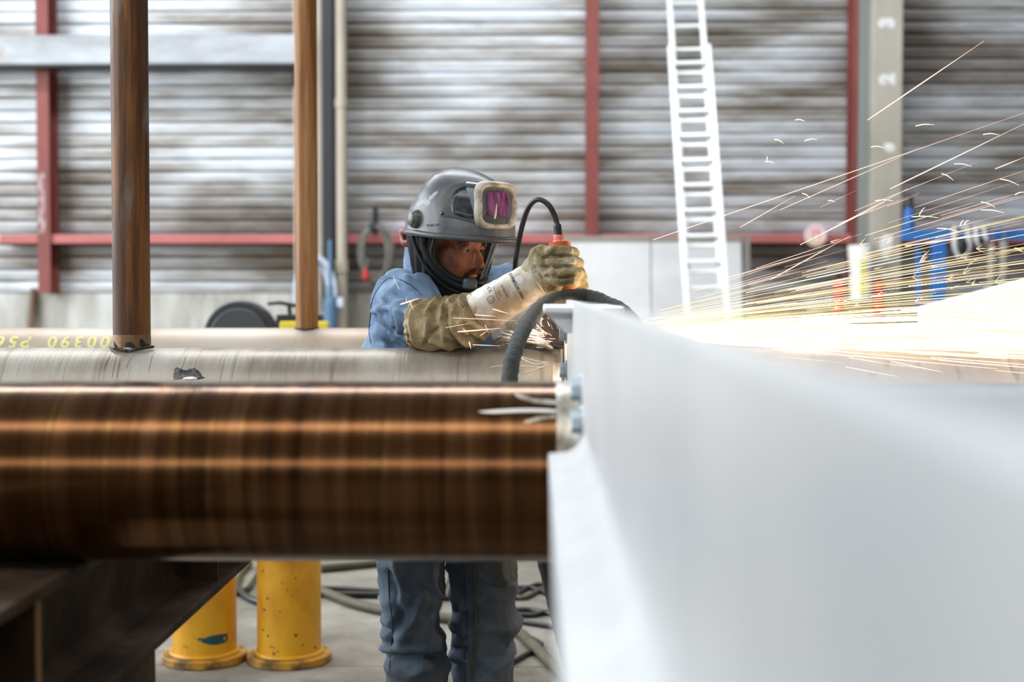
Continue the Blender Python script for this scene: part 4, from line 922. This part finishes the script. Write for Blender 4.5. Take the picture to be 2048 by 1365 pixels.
bm = bmesh.new(); bm.from_mesh(me_); bmesh.ops.delete(bm, geom=[v for v in bm.verts if not v.link_faces], context='VERTS'); [setattr(f, 'smooth', True) for f in bm.faces]; bm.to_mesh(me_); bm.free()
me_ = hood.data; bm = bmesh.new(); bm.from_mesh(me_); bmesh.ops.delete(bm, geom=[v for v in bm.verts if not v.link_faces], context='VERTS'); bm.to_mesh(me_); bm.free()
bp_ = [(a, z) for a, z in BND]+[(-a, z) for a, z in BND[-2::-1]]
def hp_(a, z, off=0): r = LO(z, R(a))+off; return H(r*math.cos(R(a)), r*math.sin(R(a)), z)
MB().sweep(crom([hp_(a, z, .002) for a, z in bp_], 6), .0075, 10).build('visor_seal', M['sealframe'], hood, True)
ob = [(104, .0), (98, -.035), (88, -.07), (72, -.105), (50, -.132), (25, -.145), (0, -.149)]
MB().sweep(crom([hp_(a, z, .003) for a, z in ob]+[hp_(-a, z, .003) for a, z in ob[-2::-1]], 6), .0042, 8).build('hood_binding', M['sealframe'], hood, True)
ob = [(84, .0), (82, -.035), (74, -.068), (60, -.096), (42, -.118), (20, -.130), (0, -.133)]
MB().sweep(crom([hp_(a, z, .001) for a, z in ob]+[hp_(-a, z, .001) for a, z in ob[-2::-1]], 6), .0095, 8).build('chin_frame', M['sealframe'], hood, True)
for dz in (0, .012, .024): MB().sweep(crom([hp_(90-dz*900, -.008, .004), hp_(88-dz*500, -.03-dz, .002), hp_(80-dz*300, -.05-dz*.8, .003)], 5), .005, 8).build('hood_fold', M['hood'], hood, True)
q = hit(tlo, 938, 566, .004)
zz_ = (q-H(0, 0, -.12)); zz_.z = 0; zz_.normalize(); xx_ = UP.cross(zz_).normalized()
Mx = Matrix(((xx_.x, UP.x, zz_.x, q.x), (xx_.y, UP.y, zz_.y, q.y), (xx_.z, UP.z, zz_.z, q.z), (0, 0, 0, 1)))
MB().obox(Mx, (-.018, -.015, -.01), (.018, .013, .014)).build('chin_button', M['chinknob'], hood, bevel=.007, seg=3)
# red headgear band at the back
q = [P(826, 461, 3.74), P(812, 460, 3.76), P(802, 464, 3.78), P(803, 476, 3.78), P(808, 487, 3.77), P(826, 484, 3.75)]
MB().sweep(crom(q, 5), .010, 10, flat=.45).build('headgear_band', M['redstrap'], he, True)
MB().prism([(0, 0), (.026, .003), (.026, -.030), (.004, -.03)], Matrix.Translation(P(806, 464, 3.79)) @ Matrix.Rotation(R(90), 4, 'X'), .004).build('headgear_pad', M['redstrap'], he)

# ================================================================ GRINDER
gt, gm = P(1118, 478, 3.43), P(1133, 568, 3.435); gh = P(1128, 640, 3.45)
gr_ = root('angle_grinder', tuple(gt), 'orange angle grinder held upright by both gloved hands', 'grinder')
MB().sweep(crom([P(1119, 484, 3.43), P(1121, 505, 3.43), P(1126, 540, 3.432), P(1132, 566, 3.435), P(1133, 596, 3.44), P(1131, 612, 3.445)], 5), [.0275-.004*math.sin(i/25*math.pi)+.008*max(0, i/25-.5)*2 for i in range(26)], 24).build('housing', M['orange'], gr_, True)
MB().sweep([P(1117, 470, 3.43), P(1117, 474, 3.43), P(1117.5, 480, 3.43), P(1118, 486, 3.43), P(1119, 496, 3.43)], [.0125, .0135, .012, .020, .0275], 20).build('rear_cap', M['salmon'], gr_, True)
MB().cap([P(1126, 614, 3.447), P(1122, 634, 3.452), P(1116, 648, 3.46)], [.030, .031, .028]).build('gear_head', M['toolgrey'], gr_, True)
dc = P(1120, 652, 3.425); axd = V((.25, -1, .10)).normalized()
x_ = axd.orthogonal().normalized(); y_ = axd.cross(x_); Mx = Matrix(((x_.x, y_.x, axd.x, dc.x), (x_.y, y_.y, axd.y, dc.y), (x_.z, y_.z, axd.z, dc.z), (0, 0, 0, 1)))
dsc = MB().lathe([(.012, -.003), (.044, -.003), (.046, 0), (.044, .003), (.012, .003)], Mx, 40).build('disc', M['disc'], gr_, True)
MB().lathe([(.013, .003), (.013, .010), (.008, .012)], Mx, 6).build('nut', M['toolgrey'], gr_)
gd = [Mx @ V((.050*math.cos(R(a)), .050*math.sin(R(a)), -.004)) for a in range(100, 300, 8)]
MB().sweep(gd, .010, 8, flat=.35).build('guard', M['toolgrey'], gr_, True)
cpt = crom([P(1117, 492, 3.43), P(1116, 462, 3.43), P(1110, 434, 3.43), P(1096, 409, 3.43), P(1076, 399, 3.44), P(1058, 414, 3.46), P(1045, 450, 3.49), P(1037, 490, 3.53), P(1031, 530, 3.56), P(1030, 590, 3.66), P(1050, 690, 3.80), P(1100, 830, 3.82), P(1150, 1000, 3.84), V((.18, 3.85, .3)), V((.26, 3.9, .012)), V((.6, 4.1, .012))], 8)
MB().sweep(cpt, [.0095 if i < 12 else .0066 for i in range(len(cpt))], 12).build('power_cord', M['cable'], gr_, True)

# cut branch tube being ground
c = P(1128, 655, 3.50); axs = V((.55, -.83, 0)).normalized(); st = root('branch_stub', tuple(P(1100, 695, 3.5)), 'short bare steel branch stub on the grey pipe being ground', 'pipe stub')
vs = []; n = 48; L0 = .10; r0 = .052; side = UP.cross(axs).normalized(); rows = [(0, r0-.006), (0, r0), (-.012, r0+.002), (-.03, r0+.004), (-.06, r0), (-L0, r0)]
mb = MB()
for t, r in [(-L0, r0-.006)]+rows:
    for k in range(n):
        a = 2*math.pi*k/n; p = c+axs*t+side*(r*math.cos(a))+UP*(r*math.sin(a)+ (.0)); vs.append(p)
m_ = len(rows)+1
mb.add(vs, [(i*n+k, i*n+(k+1) % n, ((i+1) % m_)*n+(k+1) % n, ((i+1) % m_)*n+k) for i in range(m_) for k in range(n)]); mb.v = [push_pipe(p, off=-.004) for p in mb.v]
mb.build('tube', M['bare'], st, True, ang=60)
MB().sweep(crom([P(985, 690, 3.5), P(1010, 676, 3.49), P(1050, 668, 3.48), P(1075, 682, 3.45), P(1105, 697, 3.42)], 6), [.004+.012*math.sin(i/24*math.pi) for i in range(25)], 10).build('saddle_weld', M['bare'], st, True)

# ================================================================ SPARKS
def streaks(items, name, m, label):
    vs = []; fs = []
    for pts, r in items:
        n0 = len(vs); k = len(pts)
        for i, p in enumerate(pts):
            t = (pts[min(i+1, k-1)]-pts[max(i-1, 0)]).normalized(); a = t.orthogonal().normalized(); b_ = t.cross(a); e = i/(k-1)
            q = r*(.25+.75*math.sin(min(1, e*1.15+.12)*math.pi)**.5 if k > 2 else 1)
            for j in range(3): th = j*2.094; vs.append(p+a*q*math.cos(th)+b_*q*math.sin(th))
        for i in range(k-1):
            for j in range(3): fs.append((n0+i*3+j, n0+i*3+(j+1) % 3, n0+(i+1)*3+(j+1) % 3, n0+(i+1)*3+j))
    o = MB().add(vs, fs).build(name, m); tag(o, label, 'sparks', None, 'stuff'); return o
rn = random.Random(11); SO = P(1118, 672, 3.48)
def traj(el, az, s0, s1, grav=.05, k=5):
    d = V((math.cos(el)*math.cos(az), math.sin(az)*math.cos(el), math.sin(el))); out_ = []
    for i in range(k):
        s = s0+(s1-s0)*i/(k-1); out_.append(SO+d*s+V((0, 0, -grav*s*s)))
    return out_
G, W_, K = [], [], []
for i in range(1300):                    # dense core
    el = R(rn.gauss(1.0, 1.75)); az = R(rn.gauss(0, 5)); s0 = rn.uniform(.12, 1.6); L_ = rn.uniform(.08, .5)
    if el < R(-3.2): continue
    (W_ if rn.random() < .72 else G).append((traj(el, az, s0, s0+L_, .02), rn.uniform(.0007, .0017)))
for i in range(230):                     # upper fan
    el = R(abs(rn.gauss(3, 5))+2.3); az = R(rn.gauss(0, 7)); s0 = rn.uniform(.15, 1.2); L_ = rn.uniform(.12, .6)
    (G if rn.random() < .55 else (W_ if rn.random() < .6 else K)).append((traj(el, az, s0, s0+L_, .02), rn.uniform(.0004, .0010)))
for i in range(22):
    el = R(rn.uniform(14, 27)); az = R(rn.gauss(0, 6)); s0 = rn.uniform(.25, 1.0); L_ = rn.uniform(.08, .4)
    K.append((traj(el, az, s0, s0+L_, .02), rn.uniform(.0003, .0007)))
def px(a, b, y=3.5, r=.001, dest=K, bend=0):
    p, q = P(*a, y), P(*b, y); m_ = (p+q)/2+V((0, 0, bend)); dest.append((crom([p, m_, q], 4), r))
for a, b, r in (((1735, 240), (1968, 82), .0017), ((1306, 480), (2048, 226), .0011), ((1780, 378), (2048, 248), .0016), ((1990, 338), (2048, 315), .0014), ((1810, 492), (2048, 458), .0022), ((1480, 455), (1590, 392), .001),
                ((1640, 470), (1815, 378), .0013), ((1600, 490), (1770, 405), .0013), ((1560, 420), (1832, 300), .0009), ((1440, 560), (1650, 500), .0012), ((1540, 560), (1700, 472), .0014)):
    px(a, b, 3.5, r, K if r < .0018 else K)
for a, b in (((1590, 240), (1610, 243)), ((1548, 279), (1567, 287)), ((1609, 282), (1634, 279)), ((1530, 324), (1548, 327)), ((1534, 323), (1535, 313)), ((1831, 252), (1869, 250)), ((1966, 269), (1998, 270)),
             ((1908, 328), (1943, 333)), ((1883, 347), (1907, 361)), ((2000, 358), (2038, 371)), ((1962, 420), (2008, 426)), ((1823, 434), (1877, 436)), ((1838, 432), (1850, 415)), ((1874, 457), (1919, 464)), ((1920, 451), (1928, 441)), ((1928, 450), (1938, 441)),
             ((1962, 404), (1990, 415)), ((1742, 294), (1768, 296)), ((1604, 387), (1620, 396)), ((1656, 402), (1670, 405)), ((1750, 402), (1786, 402)), ((2030, 390), (2048, 385))):
    px(a, b, 3.5, .0011, W_, .003)
for a, b, r in (((800, 609), (838, 597), .0022), ((818, 601), (828, 622), .0007), ((812, 597), (814, 606), .0006), ((915, 664), (1000, 657), .0018), ((905, 636), (1035, 642), .0007), ((950, 630), (992, 633), .0013), ((985, 618), (1018, 628), .0014), ((945, 690), (1000, 692), .0009),
             ((960, 672), (975, 662), .0007), ((970, 650), (978, 668), .0006), ((932, 664), (925, 656), .0007), ((938, 684), (942, 698), .0016), ((890, 656), (950, 645), .0005)):
    px(a, b, 3.38, r, K)
for i in range(120):                     # splash at the cut
    a = R(rn.uniform(100, 260) if rn.random() < .5 else rn.uniform(150, 200)); s = rn.uniform(5, 70); l = rn.uniform(8, 40); c0 = (1105+rn.uniform(-14, 12), 685+rn.uniform(-18, 5))
    p0 = (c0[0]+s*math.cos(a), c0[1]-abs(s*math.sin(a))*.5); p1_ = (p0[0]+l*math.cos(a), p0[1]-abs(l*math.sin(a))*.5); px(p0, p1_, 3.40+rn.uniform(-.02, .03), rn.uniform(.0003, .0009), K if rn.random() < .7 else W_)
for i in range(34):                      # forked bursts
    u_, v_ = rn.uniform(1620, 2030), rn.uniform(480, 620)
    for j in range(rn.randint(2, 4)):
        a = R(rn.uniform(-60, 30)); l = rn.uniform(8, 26); px((u_, v_), (u_+l*math.cos(a), v_+l*math.sin(a)), 3.5+rn.uniform(-.1, .1), rn.uniform(.0004, .0009), G if rn.random() < .6 else K)
for i in range(16):
    u_, v_ = rn.uniform(1380, 1500)+i*30, rn.uniform(690, 735); px((u_, v_), (u_+rn.uniform(60, 160), v_+rn.uniform(8, 26)), 3.3, rn.uniform(.0005, .001), W_ if i % 2 else G)
streaks(W_, 'hot_sparks', M['spark_white'], 'white-hot stream of sparks flying off the grinder')
streaks(G, 'gold_sparks', M['spark_gold'], 'golden spark trails fanning out over the white stream')
streaks(K, 'pink_sparks', M['spark_pink'], 'thin pinkish spark trails rising high and splashing at the cut')
for u_, v_, y_, e in ((1300, 650, 3.40, 2.5), (1620, 655, 3.55, 4), (1900, 640, 4.1, 12), (1095, 672, 3.36, .14)):   # light given off by the sparks
    l = bpy.data.lights.new('spark_light', 'POINT'); l.energy = e; l.color = (1, .72, .45); l.shadow_soft_size = .06
    o = bpy.data.objects.new('spark_light', l); COL.objects.link(o); o.location = P(u_, v_, y_)
